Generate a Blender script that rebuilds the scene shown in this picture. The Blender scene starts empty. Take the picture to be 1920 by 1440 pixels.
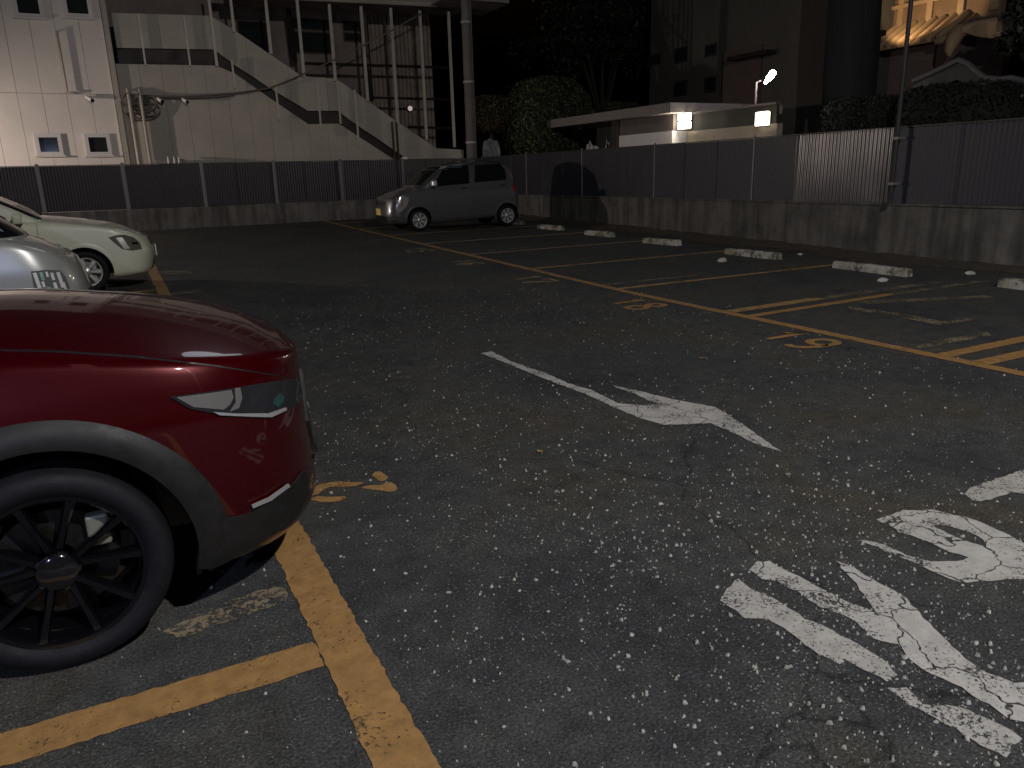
import bpy, bmesh, math, random
import numpy as np
from mathutils import Vector, Matrix
from mathutils.geometry import delaunay_2d_cdt
from mathutils.bvhtree import BVHTree

rnd = random.Random(7)
nrng = np.random.default_rng(11)
R = math.radians
SC = bpy.context.scene
COL = SC.collection

# ------------------------------------------------------------------ camera
YAW, PITCH, ROLL, FPX, CAMH = R(26.97), R(15.57), R(-1.616), 1418.0, 1.55
fw = Vector((math.sin(YAW)*math.cos(PITCH), math.cos(YAW)*math.cos(PITCH), -math.sin(PITCH)))
rt0 = Vector((math.cos(YAW), -math.sin(YAW), 0)); up0 = rt0.cross(fw)
cr, sr = math.cos(ROLL), math.sin(ROLL)
RT = rt0*cr + up0*sr; UP = up0*cr - rt0*sr
CAMP = Vector((0, 0, CAMH))
cd = bpy.data.cameras.new('camera'); cam = bpy.data.objects.new('camera', cd); COL.objects.link(cam)
cd.sensor_fit = 'HORIZONTAL'; cd.sensor_width = 36.0; cd.lens = FPX/1920*36.0
cd.clip_start = 0.05; cd.clip_end = 800
m = Matrix((RT, UP, -fw)).transposed().to_4x4(); m.translation = CAMP
cam.matrix_world = m
SC.camera = cam

# ------------------------------------------------------------------ world, weak fill sun, exposure
wd = bpy.data.worlds.new('World'); SC.world = wd; wd.use_nodes = True
nt = wd.node_tree; bgn = nt.nodes['Background']
sky = nt.nodes.new('ShaderNodeTexSky'); sky.sky_type = 'NISHITA'; sky.sun_disc = False
SUN_EL, SUN_RZ = R(35), R(200)
sky.sun_elevation = R(-4); sky.sun_rotation = SUN_RZ
nt.links.new(sky.outputs[0], bgn.inputs[0]); bgn.inputs[1].default_value = 0.15
sl = bpy.data.lights.new('night_fill', 'SUN'); so = bpy.data.objects.new('night_fill', sl); COL.objects.link(so)
sl.energy = 0.05; sl.angle = R(12); sl.color = (0.85, 0.9, 1.0)  # added weak sun lamp that lifts the darkest tones
so.rotation_euler = (R(90)-SUN_EL, 0, R(-200))
SC.view_settings.view_transform = 'Standard'; SC.view_settings.look = 'None'
SC.view_settings.exposure = 0; SC.view_settings.gamma = 1; SC.view_settings.use_curve_mapping = False
SC.render.engine = 'CYCLES'
try:
    SC.cycles.use_denoising = True; SC.cycles.denoiser = 'OPENIMAGEDENOISE'
    SC.cycles.max_bounces = 6; SC.cycles.transparent_max_bounces = 12
    SC.cycles.sample_clamp_indirect = 4
except Exception: pass

# lamps of the place (their fittings are built further down, each light hangs under its own hood)
LAMP_NEAR = Vector((3.0, -4.5, 8.0))      # street lamp behind the photographer
LAMP_LEFT = Vector((-8.2, 23.95, 2.7))     # yard lamp at the far left corner
LAMP_TEMPLE = Vector((24.0, 19.0, 2.6))
def point_light(name, loc, watts, col, rad=0.06):
    l = bpy.data.lights.new(name, 'POINT'); l.energy = watts; l.color = col; l.shadow_soft_size = rad
    o = bpy.data.objects.new(name, l); COL.objects.link(o); o.location = loc
    return o
def spot_light(name, loc, target, watts, col, ang, rad=0.06, blend=0.6):
    l = bpy.data.lights.new(name, 'SPOT'); l.energy = watts; l.color = col; l.shadow_soft_size = rad
    l.spot_size = R(ang); l.spot_blend = blend
    o = bpy.data.objects.new(name, l); COL.objects.link(o); o.location = loc
    o.rotation_euler = (Vector(target)-Vector(loc)).to_track_quat('-Z', 'Y').to_euler()
    return o
E_NEAR, E_LEFT = 3300, 1950
point_light('street_light_glow', LAMP_NEAR, E_NEAR, (1.0, 0.975, 0.96), 0.09)
LAMP_BLUE = Vector((-2.6, -2.4, 3.0))       # small bluish lamp on the neighbouring wall
point_light('blue_light_glow', LAMP_BLUE, 330, (0.52, 0.62, 1.0), 0.05)
point_light('yard_light_glow', LAMP_LEFT, E_LEFT, (1.0, 0.87, 0.76), 0.10)

# ------------------------------------------------------------------ pixel helpers (a pixel gives a direction; the depth comes from what it touches)
def zg(y):
    y = min(y, 27.0)
    if y < 7: return 0.0
    if y < 9: return .0165*(y-7)**2/4
    return .0165*(y-8)
def ray(px, py): return fw + RT*((px-960)/FPX) - UP*((py-720)/FPX)
def gnd(px, py, dz=0.0):
    d = ray(px, py); z = 0
    for i in range(40):
        t = (z+dz-CAMH)/d.z; z = .5*z + .5*zg(d.y*t)
    return CAMP + d*t
def ony(px, py, y): d = ray(px, py); return CAMP + d*(y/d.y)
def onx(px, py, x): d = ray(px, py); return CAMP + d*(x/d.x)

# ------------------------------------------------------------------ materials
def newmat(name):
    mt = bpy.data.materials.new(name); mt.use_nodes = True
    return mt, mt.node_tree, mt.node_tree.nodes['Principled BSDF']
def N(nt, typ, **kw):
    n = nt.nodes.new('ShaderNode'+typ)
    for k, v in kw.items():
        if k.startswith('i_'):
            key = k[2:]; n.inputs[int(key) if key.isdigit() else key.replace('_', ' ')].default_value = v
        else: setattr(n, k, v)
    return n
def ramp(nt, src, stops):
    r = nt.nodes.new('ShaderNodeValToRGB'); e = r.color_ramp.elements
    e[0].position, e[0].color = stops[0][0], (*stops[0][1], 1)
    e[1].position, e[1].color = stops[-1][0], (*stops[-1][1], 1)
    for p, c in stops[1:-1]:
        q = e.new(p); q.color = (*c, 1)
    nt.links.new(src, r.inputs[0]); return r
def g3(v): return (v, v, v)
MATS = {}
def M(name, col, rough=.6, metal=0., var=.18, scale=2.5, bump=0., bscale=60., coat=0., spec=.5, emit=None, es=0., stretch=None, rvar=.1):
    if name in MATS: return MATS[name]
    mt, nt, b = newmat(name); L = nt.links.new
    tc = N(nt, 'NewGeometry'); src = tc.outputs['Position']
    if stretch:
        mp = N(nt, 'Mapping'); mp.inputs['Scale'].default_value = stretch; L(src, mp.inputs[0]); src = mp.outputs[0]
    b.inputs['Roughness'].default_value = rough; b.inputs['Metallic'].default_value = metal
    b.inputs['Coat Weight'].default_value = coat; b.inputs['Coat Roughness'].default_value = .04
    b.inputs['Specular IOR Level'].default_value = spec
    if var > 0:
        n = N(nt, 'TexNoise', i_Scale=scale, i_Detail=6.0, i_Roughness=.65); L(src, n.inputs['Vector'])
        lo = tuple(c*(1-var) for c in col); hi = tuple(min(1, c*(1+var)) for c in col)
        r = ramp(nt, n.outputs[0], [(.3, lo), (.7, hi)]); L(r.outputs[0], b.inputs['Base Color'])
        mr = N(nt, 'MapRange'); mr.inputs[1].default_value = .3; mr.inputs[2].default_value = .7
        mr.inputs[3].default_value = max(.02, rough-rvar); mr.inputs[4].default_value = min(1, rough+rvar)
        L(n.outputs[0], mr.inputs[0]); L(mr.outputs[0], b.inputs['Roughness'])
    else: b.inputs['Base Color'].default_value = (*col, 1)
    if bump > 0:
        n2 = N(nt, 'TexNoise', i_Scale=bscale, i_Detail=4.0); L(src, n2.inputs['Vector'])
        bp = N(nt, 'Bump', i_Strength=bump, i_Distance=.01); L(n2.outputs[0], bp.inputs['Height']); L(bp.outputs[0], b.inputs['Normal'])
    if emit:
        b.inputs['Emission Color'].default_value = (*emit, 1); b.inputs['Emission Strength'].default_value = es
    MATS[name] = mt; return mt

def asphalt():
    mt, nt, b = newmat('asphalt'); L = nt.links.new
    tc = N(nt, 'TexCoord'); P = tc.outputs['Object']
    big = N(nt, 'TexNoise', i_Scale=.75, i_Detail=8.0, i_Roughness=.66, i_Distortion=.4); L(P, big.inputs['Vector'])
    c1 = ramp(nt, big.outputs[0], [(.30, (.027, .028, .029)), (.42, (.040, .041, .041)), (.52, (.051, .051, .047)), (.60, (.052, .047, .036)), (.70, (.070, .063, .050))])
    fine = N(nt, 'TexNoise', i_Scale=95., i_Detail=3.0, i_Roughness=.7); L(P, fine.inputs['Vector'])
    c2 = ramp(nt, fine.outputs[0], [(.32, g3(.40)), (.5, g3(.92)), (.68, g3(1.75))])
    med = N(nt, 'TexNoise', i_Scale=7.5, i_Detail=6.0, i_Roughness=.7); L(P, med.inputs['Vector'])
    c3 = ramp(nt, med.outputs[0], [(.33, g3(.70)), (.5, g3(1.0)), (.68, g3(1.32))])
    mx = N(nt, 'MixRGB', blend_type='MULTIPLY', i_Fac=1.0); L(c1.outputs[0], mx.inputs[1]); L(c2.outputs[0], mx.inputs[2])
    mx0 = mx; mx = N(nt, 'MixRGB', blend_type='MULTIPLY', i_Fac=1.0); L(mx0.outputs[0], mx.inputs[1]); L(c3.outputs[0], mx.inputs[2])
    # hairline cracks
    cw_ = N(nt, 'TexNoise', i_Scale=1.6, i_Detail=5.0); L(P, cw_.inputs['Vector'])
    ca_ = N(nt, 'MixRGB', blend_type='ADD', i_Fac=.55); L(P, ca_.inputs[1]); L(cw_.outputs['Color'], ca_.inputs[2])
    cv_ = N(nt, 'TexVoronoi', feature='DISTANCE_TO_EDGE', i_Scale=.42); L(ca_.outputs[0], cv_.inputs['Vector'])
    cg_ = ramp(nt, cv_.outputs['Distance'], [(.0, g3(.45)), (.004, g3(1.))])
    mx1 = mx; mx = N(nt, 'MixRGB', blend_type='MULTIPLY', i_Fac=1.0); L(mx1.outputs[0], mx.inputs[1]); L(cg_.outputs[0], mx.inputs[2])
    # exposed pale aggregate: small flecks, patchy
    vo = N(nt, 'TexVoronoi', i_Scale=85.); L(P, vo.inputs['Vector'])
    sz = N(nt, 'TexNoise', i_Scale=1.1, i_Detail=4.0); L(P, sz.inputs['Vector'])
    thr = N(nt, 'MapRange'); thr.inputs[1].default_value = .35; thr.inputs[2].default_value = .7
    thr.inputs[3].default_value = .10; thr.inputs[4].default_value = .32; L(sz.outputs[0], thr.inputs[0])
    lt = N(nt, 'Math', operation='LESS_THAN'); L(vo.outputs['Distance'], lt.inputs[0]); L(thr.outputs[0], lt.inputs[1])
    sep = N(nt, 'SeparateColor'); L(vo.outputs['Color'], sep.inputs[0])
    gt = N(nt, 'Math', operation='GREATER_THAN', i_1=.58); L(sep.outputs[0], gt.inputs[0])
    ml = N(nt, 'Math', operation='MULTIPLY'); L(lt.outputs[0], ml.inputs[0]); L(gt.outputs[0], ml.inputs[1])
    fl = ramp(nt, sep.outputs[1], [(.0, (.10, .10, .09)), (.6, (.17, .165, .15)), (1., (.26, .25, .22))])
    m2 = N(nt, 'MixRGB'); L(ml.outputs[0], m2.inputs[0]); L(mx.outputs[0], m2.inputs[1]); L(fl.outputs[0], m2.inputs[2])
    L(m2.outputs[0], b.inputs['Base Color'])
    b.inputs['Roughness'].default_value = .86; b.inputs['Specular IOR Level'].default_value = .3
    vb = N(nt, 'TexVoronoi', i_Scale=120.); L(P, vb.inputs['Vector'])
    bp = N(nt, 'Bump', i_Strength=.55, i_Distance=.006); L(vb.outputs['Distance'], bp.inputs['Height'])
    bp2 = N(nt, 'Bump', i_Strength=.35, i_Distance=.02); L(big.outputs[0], bp2.inputs['Height']); L(bp.outputs[0], bp2.inputs['Normal'])
    L(bp2.outputs[0], b.inputs['Normal'])
    return mt

def paint(name, col, wear, fine=55., crack=0.0, dirty=.35):
    """road paint, worn through to the asphalt below: wear 0 (fresh) .. 1 (gone)"""
    mt, nt, b = newmat(name); L = nt.links.new
    out = nt.nodes['Material Output']
    tc = N(nt, 'TexCoord'); P = tc.outputs['Object']
    n1 = N(nt, 'TexNoise', i_Scale=4.0, i_Detail=5.0, i_Roughness=.6); L(P, n1.inputs['Vector'])
    n2 = N(nt, 'TexNoise', i_Scale=fine, i_Detail=4.0, i_Roughness=.7); L(P, n2.inputs['Vector'])
    a = N(nt, 'Math', operation='MULTIPLY', i_1=.55); L(n1.outputs[0], a.inputs[0])
    c = N(nt, 'Math', operation='MULTIPLY_ADD', i_1=.75); L(n2.outputs[0], c.inputs[0]); L(a.outputs[0], c.inputs[2])
    mr = N(nt, 'MapRange'); t = .40 + .5*wear
    mr.inputs[1].default_value = t-.035; mr.inputs[2].default_value = t+.035; L(c.outputs[0], mr.inputs[0])
    fac = mr.outputs[0]
    if crack > 0:
        wv = N(nt, 'TexNoise', i_Scale=9., i_Detail=3.0); L(P, wv.inputs['Vector'])
        ad = N(nt, 'MixRGB', blend_type='ADD', i_Fac=.12); L(P, ad.inputs[1]); L(wv.outputs['Color'], ad.inputs[2])
        v = N(nt, 'TexVoronoi', feature='DISTANCE_TO_EDGE', i_Scale=crack); L(ad.outputs[0], v.inputs['Vector'])
        g = N(nt, 'MapRange'); g.inputs[1].default_value = .006; g.inputs[2].default_value = .018; L(v.outputs['Distance'], g.inputs[0])
        mm = N(nt, 'Math', operation='MULTIPLY'); L(g.outputs[0], mm.inputs[0]); L(fac, mm.inputs[1]); fac = mm.outputs[0]
    n3 = N(nt, 'TexNoise', i_Scale=14., i_Detail=6.0, i_Roughness=.7); L(P, n3.inputs['Vector'])
    cr_ = ramp(nt, n3.outputs[0], [(.3, tuple(x*(1-dirty) for x in col)), (.65, col)])
    L(cr_.outputs[0], b.inputs['Base Color']); b.inputs['Roughness'].default_value = .7
    bp = N(nt, 'Bump', i_Strength=.4, i_Distance=.004); L(n2.outputs[0], bp.inputs['Height']); L(bp.outputs[0], b.inputs['Normal'])
    tr = N(nt, 'BsdfTransparent'); mx = N(nt, 'MixShader')
    L(fac, mx.inputs[0]); L(tr.outputs[0], mx.inputs[1]); L(b.outputs[0], mx.inputs[2]); L(mx.outputs[0], out.inputs['Surface'])
    return mt

def concrete(name, col, streak=.5):
    mt, nt, b = newmat(name); L = nt.links.new
    tc = N(nt, 'NewGeometry'); P = tc.outputs['Position']
    n1 = N(nt, 'TexNoise', i_Scale=2.2, i_Detail=8.0, i_Roughness=.7); L(P, n1.inputs['Vector'])
    mp = N(nt, 'Mapping'); mp.inputs['Scale'].default_value = (6, 6, .55); L(P, mp.inputs[0])
    n2 = N(nt, 'TexNoise', i_Scale=1.0, i_Detail=5.0); L(mp.outputs[0], n2.inputs['Vector'])
    c1 = ramp(nt, n1.outputs[0], [(.3, tuple(c*.55 for c in col)), (.7, tuple(c*1.25 for c in col))])
    c2 = ramp(nt, n2.outputs[0], [(.36, g3(1-streak)), (.62, g3(1.15))])
    mx = N(nt, 'MixRGB', blend_type='MULTIPLY', i_Fac=1.0); L(c1.outputs[0], mx.inputs[1]); L(c2.outputs[0], mx.inputs[2])
    L(mx.outputs[0], b.inputs['Base Color']); b.inputs['Roughness'].default_value = .9
    n3 = N(nt, 'TexNoise', i_Scale=70., i_Detail=4.0); L(P, n3.inputs['Vector'])
    bp = N(nt, 'Bump', i_Strength=.4, i_Distance=.01); L(n3.outputs[0], bp.inputs['Height']); L(bp.outputs[0], b.inputs['Normal'])
    return mt

def glassmat(name, col=(.012, .014, .016), rough=.04, spec=.6):
    mt, nt, b = newmat(name)
    b.inputs['Base Color'].default_value = (*col, 1); b.inputs['Roughness'].default_value = rough
    b.inputs['Specular IOR Level'].default_value = spec
    return mt

A = dict(
    asphalt=asphalt(),
    yellow=paint('yellow_paint', (.375, .205, .066), .235, 75, 0, .4),
    yellow_old=paint('old_yellow_paint', (.40, .24, .085), .36, 45),
    yellow_mid=paint('thin_yellow_paint', (.40, .29, .15), .34, 40),
    yellow_faint=paint('faded_paint', (.24, .19, .12), .50, 45),
    white=paint('white_paint', (.50, .48, .44), .33, 95, 4.0, .3),
    white_worn=paint('worn_white_paint', (.47, .45, .41), .385, 95, 0, .35),
    wall=concrete('stained_concrete', (.112, .106, .094), .42),
    kerb=concrete('kerb_concrete', (.17, .15, .135), .4),
    mortar=M('dark_mortar', (.12, .11, .095), .95),
    stop=None,
    sheet=M('lamp_sheen_sheet_metal', (.11, .105, .11), .22, .55, .15, 1.3, .0, 30, rvar=.02),  # paler base puts the lamp's sheen into the colour of two panels
    sheet_matte=M('matt_blue_sheet_metal', (.032, .032, .042), .48, .1, .15, 1.3, .0, 30, rvar=.04, spec=.3),
    sheet_brown=M('dark_brown_sheet_metal', (.036, .028, .031), .42, .3, .25, 1.3, .05, 30),
    post=M('grey_fence_post', (.17, .155, .16), .5, .3, .2),
    rail=M('dark_fence_rail', (.05, .048, .05), .5, .4),
)
def worn_white():
    mt, nt, b = newmat('chipped_white_concrete'); L = nt.links.new
    P = N(nt, 'NewGeometry').outputs['Position']
    n1 = N(nt, 'TexNoise', i_Scale=6., i_Detail=8.0, i_Roughness=.72); L(P, n1.inputs['Vector'])
    n2 = N(nt, 'TexNoise', i_Scale=2.3, i_Detail=3.0); L(P, n2.inputs['Vector'])
    c1 = ramp(nt, n1.outputs[0], [(.38, (.060, .054, .042)), (.455, (.15, .14, .115)), (.505, (.34, .33, .295)), (.7, (.47, .455, .42))])
    c2 = ramp(nt, n2.outputs[0], [(.38, (.70, .70, .55)), (.55, (1., 1., 1.))])
    mx = N(nt, 'MixRGB', blend_type='MULTIPLY', i_Fac=1.0); L(c1.outputs[0], mx.inputs[1]); L(c2.outputs[0], mx.inputs[2])
    L(mx.outputs[0], b.inputs['Base Color']); b.inputs['Roughness'].default_value = .9
    bp = N(nt, 'Bump', i_Strength=.6, i_Distance=.02); L(n1.outputs[0], bp.inputs['Height']); L(bp.outputs[0], b.inputs['Normal'])
    return mt
A['stop'] = worn_white()

# ------------------------------------------------------------------ mesh helpers
class MB:
    def __init__(s): s.v = []; s.f = []
    def add(s, vs, fs):
        o = len(s.v); s.v += [tuple(p) for p in vs]; s.f += [tuple(i+o for i in f) for f in fs]; return s
    def box(s, c, d, rz=0., mt=None):
        hx, hy, hz = d[0]/2, d[1]/2, d[2]/2; co, si = math.cos(rz), math.sin(rz)
        vs = []
        for x, y, z in ((-1,-1,-1),(1,-1,-1),(1,1,-1),(-1,1,-1),(-1,-1,1),(1,-1,1),(1,1,1),(-1,1,1)):
            px, py = x*hx, y*hy
            vs.append((c[0]+px*co-py*si, c[1]+px*si+py*co, c[2]+z*hz))
        return s.add(vs, [(0,3,2,1),(4,5,6,7),(0,1,5,4),(1,2,6,5),(2,3,7,6),(3,0,4,7)])
    def span(s, a, b):
        return s.box([(a[i]+b[i])/2 for i in range(3)], [abs(b[i]-a[i]) for i in range(3)])
    def prism(s, poly, vec):
        n = len(poly); vs = [Vector(p) for p in poly]; vs += [p+Vector(vec) for p in vs]
        return s.add(vs, [tuple(range(n))[::-1], tuple(range(n, 2*n))] + [(i, (i+1) % n, n+(i+1) % n, n+i) for i in range(n)])
    def tube(s, pts, r, n=8, cap=True):
        pts = [Vector(p) for p in pts]; rs = r if isinstance(r, (list, tuple)) else [r]*len(pts)
        rings = []; prev = None
        for i, p in enumerate(pts):
            t = (pts[min(i+1, len(pts)-1)]-pts[max(i-1, 0)]).normalized()
            a = prev if prev is not None else (Vector((0, 0, 1)) if abs(t.z) < .9 else Vector((1, 0, 0)))
            u = (a - t*a.dot(t)).normalized(); w = t.cross(u); prev = u
            rings.append([p + (u*math.cos(2*math.pi*k/n)+w*math.sin(2*math.pi*k/n))*rs[i] for k in range(n)])
        vs = [q for rg in rings for q in rg]; fs = []
        for i in range(len(rings)-1):
            for k in range(n): fs.append((i*n+k, i*n+(k+1) % n, (i+1)*n+(k+1) % n, (i+1)*n+k))
        if cap: fs += [tuple(range(n))[::-1], tuple(range((len(rings)-1)*n, len(rings)*n))]
        return s.add(vs, fs)
    def lathe(s, prof, c=(0, 0, 0), axis='y', n=48):
        """prof: list of (r, h) revolved about the axis through c"""
        vs = []; fs = []; m_ = len(prof)
        for k in range(n):
            t = 2*math.pi*k/n; co, si = math.cos(t), math.sin(t)
            for r, h in prof:
                if axis == 'y': vs.append((c[0]+r*co, c[1]+h, c[2]+r*si))
                elif axis == 'z': vs.append((c[0]+r*co, c[1]+r*si, c[2]+h))
                else: vs.append((c[0]+h, c[1]+r*co, c[2]+r*si))
        for k in range(n):
            for j in range(m_-1): fs.append((k*m_+j, ((k+1) % n)*m_+j, ((k+1) % n)*m_+j+1, k*m_+j+1))
        return s.add(vs, fs)
    def build(s, name, mat, parent=None, smooth=False, local=False, bevel=0., **props):
        off = Vector((0, 0, 0))
        vs = s.v
        if not local:
            if parent is not None:
                q = parent
                while q is not None: off += q.location; q = q.parent
            else:
                a = np.array(s.v); off = Vector(((a[:, 0].min()+a[:, 0].max())/2, (a[:, 1].min()+a[:, 1].max())/2, a[:, 2].min()))
            vs = [(p[0]-off.x, p[1]-off.y, p[2]-off.z) for p in s.v]
        me = bpy.data.meshes.new(name); me.from_pydata(vs, [], s.f); me.update()
        if bevel > 0 or True:
            bm = bmesh.new(); bm.from_mesh(me)
            bmesh.ops.recalc_face_normals(bm, faces=bm.faces)
            if bevel > 0:
                bmesh.ops.bevel(bm, geom=[e for e in bm.edges if e.is_manifold and e.calc_face_angle(0) > .5], offset=bevel, segments=2, profile=.5, affect='EDGES')
            bm.to_mesh(me); bm.free()
        if smooth: sm(me, smooth)
        o = bpy.data.objects.new(name, me); COL.objects.link(o)
        me.materials.append(mat)
        if parent is not None: o.parent = parent
        elif not local: o.location = off
        for k, v in props.items(): o[k] = v
        return o
def sm(me, ang=True):
    for p in me.polygons: p.use_smooth = True
    if ang is not True:
        try: me.set_sharp_from_angle(angle=R(ang))
        except Exception: pass
def thing(name, loc, label, cat, group=None, rz=0.):
    o = bpy.data.objects.new(name, None); COL.objects.link(o); o.location = loc; o.rotation_euler = (0, 0, rz)
    o['label'] = label; o['category'] = cat
    if group: o['group'] = group
    o.empty_display_size = .2
    return o
def inst(src, loc, parent=None, name=None, rz=None, **props):
    o = src.copy(); COL.objects.link(o); o.location = loc
    if parent is not None: o.parent = parent
    if rz is not None: o.rotation_euler = (0, 0, rz)
    for k, v in props.items(): o[k] = v
    return o
def copy_tree(o, parent=None):
    c = o.copy(); COL.objects.link(c); c.parent = parent
    for ch in list(o.children): copy_tree(ch, c)
    return c

# ================================================================== GROUND
xs = np.concatenate([[-90, -40, -20], np.arange(-12, 14.1, 1.0), [20, 35, 60, 120]])
ys = np.concatenate([[-60, -30, -12, 0, 4], np.arange(6.5, 9.6, .25), np.arange(10, 27.1, 1.0), [40, 60, 90, 150]])
gm = MB()
nx = len(xs)
for y in ys:
    for x in xs: gm.v.append((x, y, zg(y)))
for j in range(len(ys)-1):
    for i in range(nx-1): gm.f.append((j*nx+i, j*nx+i+1, (j+1)*nx+i+1, (j+1)*nx+i))
ground = gm.build('asphalt_ground', A['asphalt'], None, smooth=True, local=True, kind='structure')

def resample(poly, step):
    out = []
    n = len(poly)
    for i in range(n):
        a, b = poly[i], poly[(i+1) % n]; L_ = math.dist(a, b); k = max(1, int(L_/step))
        for j in range(k): out.append((a[0]+(b[0]-a[0])*j/k, a[1]+(b[1]-a[1])*j/k))
    return out
def flat_mark(name, poly, mat, jit=.004, step=.03, dz=.004, holes=(), **props):
    """painted patch on the asphalt from an outline in ground x,y"""
    loops = [resample(poly, step)] + [resample(h, step) for h in holes]
    pts = []; edges = []
    for lp in loops:
        o = len(pts); pts += [(x+rnd.uniform(-jit, jit), y+rnd.uniform(-jit, jit)) for x, y in lp]
        edges += [(o+i, o+(i+1) % len(lp)) for i in range(len(lp))]
    res = delaunay_2d_cdt([Vector(p) for p in pts], edges, [], 2 if holes else 1, 1e-6)
    b = MB()
    faces = [tuple(f) for f in res[2]]
    if holes:      # drop triangles whose centre lies in a hole
        def inside(p, q):
            c = False; n = len(q)
            for i in range(n):
                x1, y1 = q[i]; x2, y2 = q[i-1]
                if (y1 > p[1]) != (y2 > p[1]) and p[0] < (x2-x1)*(p[1]-y1)/(y2-y1)+x1: c = not c
            return c
        keep = []
        for f in faces:
            cx = sum(res[0][i].x for i in f)/len(f); cy = sum(res[0][i].y for i in f)/len(f)
            if inside((cx, cy), loops[0]) and not any(inside((cx, cy), h) for h in loops[1:]): keep.append(f)
        faces = keep
    b.v = [(p.x, p.y, zg(p.y)+dz) for p in res[0]]; b.f = faces
    return b.build(name, mat, ground, local=True, **props)
def pxpoly(pts, ox=0, oy=0, s=1.0):
    return [tuple(gnd(ox+x/s, oy+y/s)[:2]) for x, y in pts]
def strip_y(name, x0, x1, y0, y1, mat, dz=.004, jit=.005, **props):
    """line along the rows, stepped so that it follows the rise of the lot"""
    b = MB(); y = y0; rows = [y0]
    while y < y1-1e-6:
        y = min(y1, y + (.025 if y < 5 else .06 if y < 9.5 else .4)); rows.append(y)
    for y in rows:
        j = jit*(1 if y < 9.5 else 2)
        b.v += [(x0+rnd.uniform(-j, j), y, zg(y)+dz), (x1+rnd.uniform(-j, j), y, zg(y)+dz)]
    b.f = [(2*i, 2*i+1, 2*i+3, 2*i+2) for i in range(len(rows)-1)]
    return b.build(name, mat, ground, local=True, **props)
def strip_x(name, x0, x1, yc, w, mat, dz=.004, slope=0., **props):
    st = .03 if yc < 5 else .12
    return flat_mark(name, [(x0, yc-w/2), (x1, yc-w/2+slope), (x1, yc+w/2+slope), (x0, yc+w/2)], mat, .005, st, dz, **props)

DW, DY0, LX = 2.425, 3.535, 5.87
# row lines
strip_y('painted_line', .41, .57, -4, 24.0, A['yellow'], label='yellow line along the front of the left parking bays')
strip_y('painted_line', LX-.065, LX+.065, -4, 24.0, A['yellow'], label='yellow line along the front of the right parking bays')
# dividers on the right
for i in range(-2, 9):
    y = DY0 + DW*i
    if i == 0:
        strip_x('painted_line', LX+.07, 10.2, 3.78, .13, A['yellow'], slope=.02); strip_x('painted_line', LX+.07, 10.2, 3.47, .14, A['yellow'], dz=.005)
        continue
    if i == 1:
        strip_x('painted_line', LX+.07, 8.3, y, .12, A['yellow'], slope=.08); strip_x('painted_line', 8.3, 10.2, y+.08, .13, A['yellow_faint'])
        strip_x('painted_line', LX+.07, 7.4, y+.33, .16, A['yellow_old'], slope=.04); strip_x('painted_line', 7.4, 9.6, y+.37, .16, A['yellow_faint'])
        flat_mark('painted_line', [(7.5, 5.75), (9.0, 5.2), (9.05, 5.36), (7.55, 5.95)], A['yellow_faint'])
        continue
    strip_x('painted_line', LX+.07, 10.1, y, .11 if i < 5 else .13, A['yellow_old'] if i < 4 else A['yellow_mid'])
    if i in (2, 4): strip_x('painted_line', LX+.07, 7.6, y+.38, .10, A['yellow_faint'])
# old scuffed stripes
flat_mark('painted_line', pxpoly([(1590, 575), (1700, 590), (1765, 603), (1830, 595), (1830, 600), (1760, 610), (1690, 596), (1590, 580)]), A['yellow_faint'])
flat_mark('painted_line', pxpoly([(1715, 650), (1770, 636), (1850, 622), (1860, 630), (1775, 645), (1725, 655)]), A['yellow_faint'])
# dividers on the left
strip_x('painted_line', -5.0, .405, 2.29, .155, A['yellow'], label='yellow bay divider in front of the red car')
flat_mark('painted_line', pxpoly([(300, 1185), (420, 1130), (520, 1100), (545, 1112), (540, 1130), (430, 1168), (330, 1200)]), A['yellow_faint'], .012)
for i in range(-2, 10):
    if i: strip_x('painted_line', -5.0, .405, 2.29+2.425*i, .15, A['yellow_old'])

# bay numbers: strokes on a 1-high cell, u to the right, v up
DIG = {'0': [[(.5,1),(.15,.8),(.1,.5),(.15,.2),(.5,0),(.85,.2),(.9,.5),(.85,.8),(.5,1)]],
       '1': [[(.15,.74),(.5,1),(.5,0)]],
       '2': [[(.12,.78),(.3,.96),(.6,1),(.88,.8),(.8,.55),(.12,0),(.92,0)]],
       '3': [[(.12,.85),(.45,1),(.85,.82),(.8,.6),(.45,.53),(.85,.42),(.9,.18),(.5,0),(.1,.15)]],
       '4': [[(.7,0),(.7,1),(.1,.3),(.95,.3)]],
       '5': [[(.88,1),(.2,1),(.15,.55),(.55,.62),(.88,.42),(.82,.12),(.5,0),(.1,.12)]],
       '6': [[(.8,.95),(.4,.85),(.15,.5),(.15,.22),(.45,0),(.82,.12),(.88,.4),(.55,.56),(.2,.42)]],
       '7': [[(.1,.8),(.1,1),(.92,1),(.6,.5),(.42,0)]],
       '8': [[(.5,.55),(.18,.72),(.25,.95),(.5,1),(.78,.93),(.82,.72),(.5,.55),(.12,.32),(.18,.08),(.5,0),(.85,.08),(.88,.32),(.5,.55)]],
       '9': [[(.85,.6),(.5,.45),(.15,.6),(.18,.88),(.5,1),(.82,.9),(.88,.6),(.75,.2),(.4,0),(.14,.1)]]}
def chaikin(p, n=2):
    for _ in range(n):
        q = [p[0]]
        for a, b in zip(p[:-1], p[1:]):
            q += [(a[0]*.75+b[0]*.25, a[1]*.75+b[1]*.25), (a[0]*.25+b[0]*.75, a[1]*.25+b[1]*.75)]
        p = q+[p[-1]]
    return p
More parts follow.
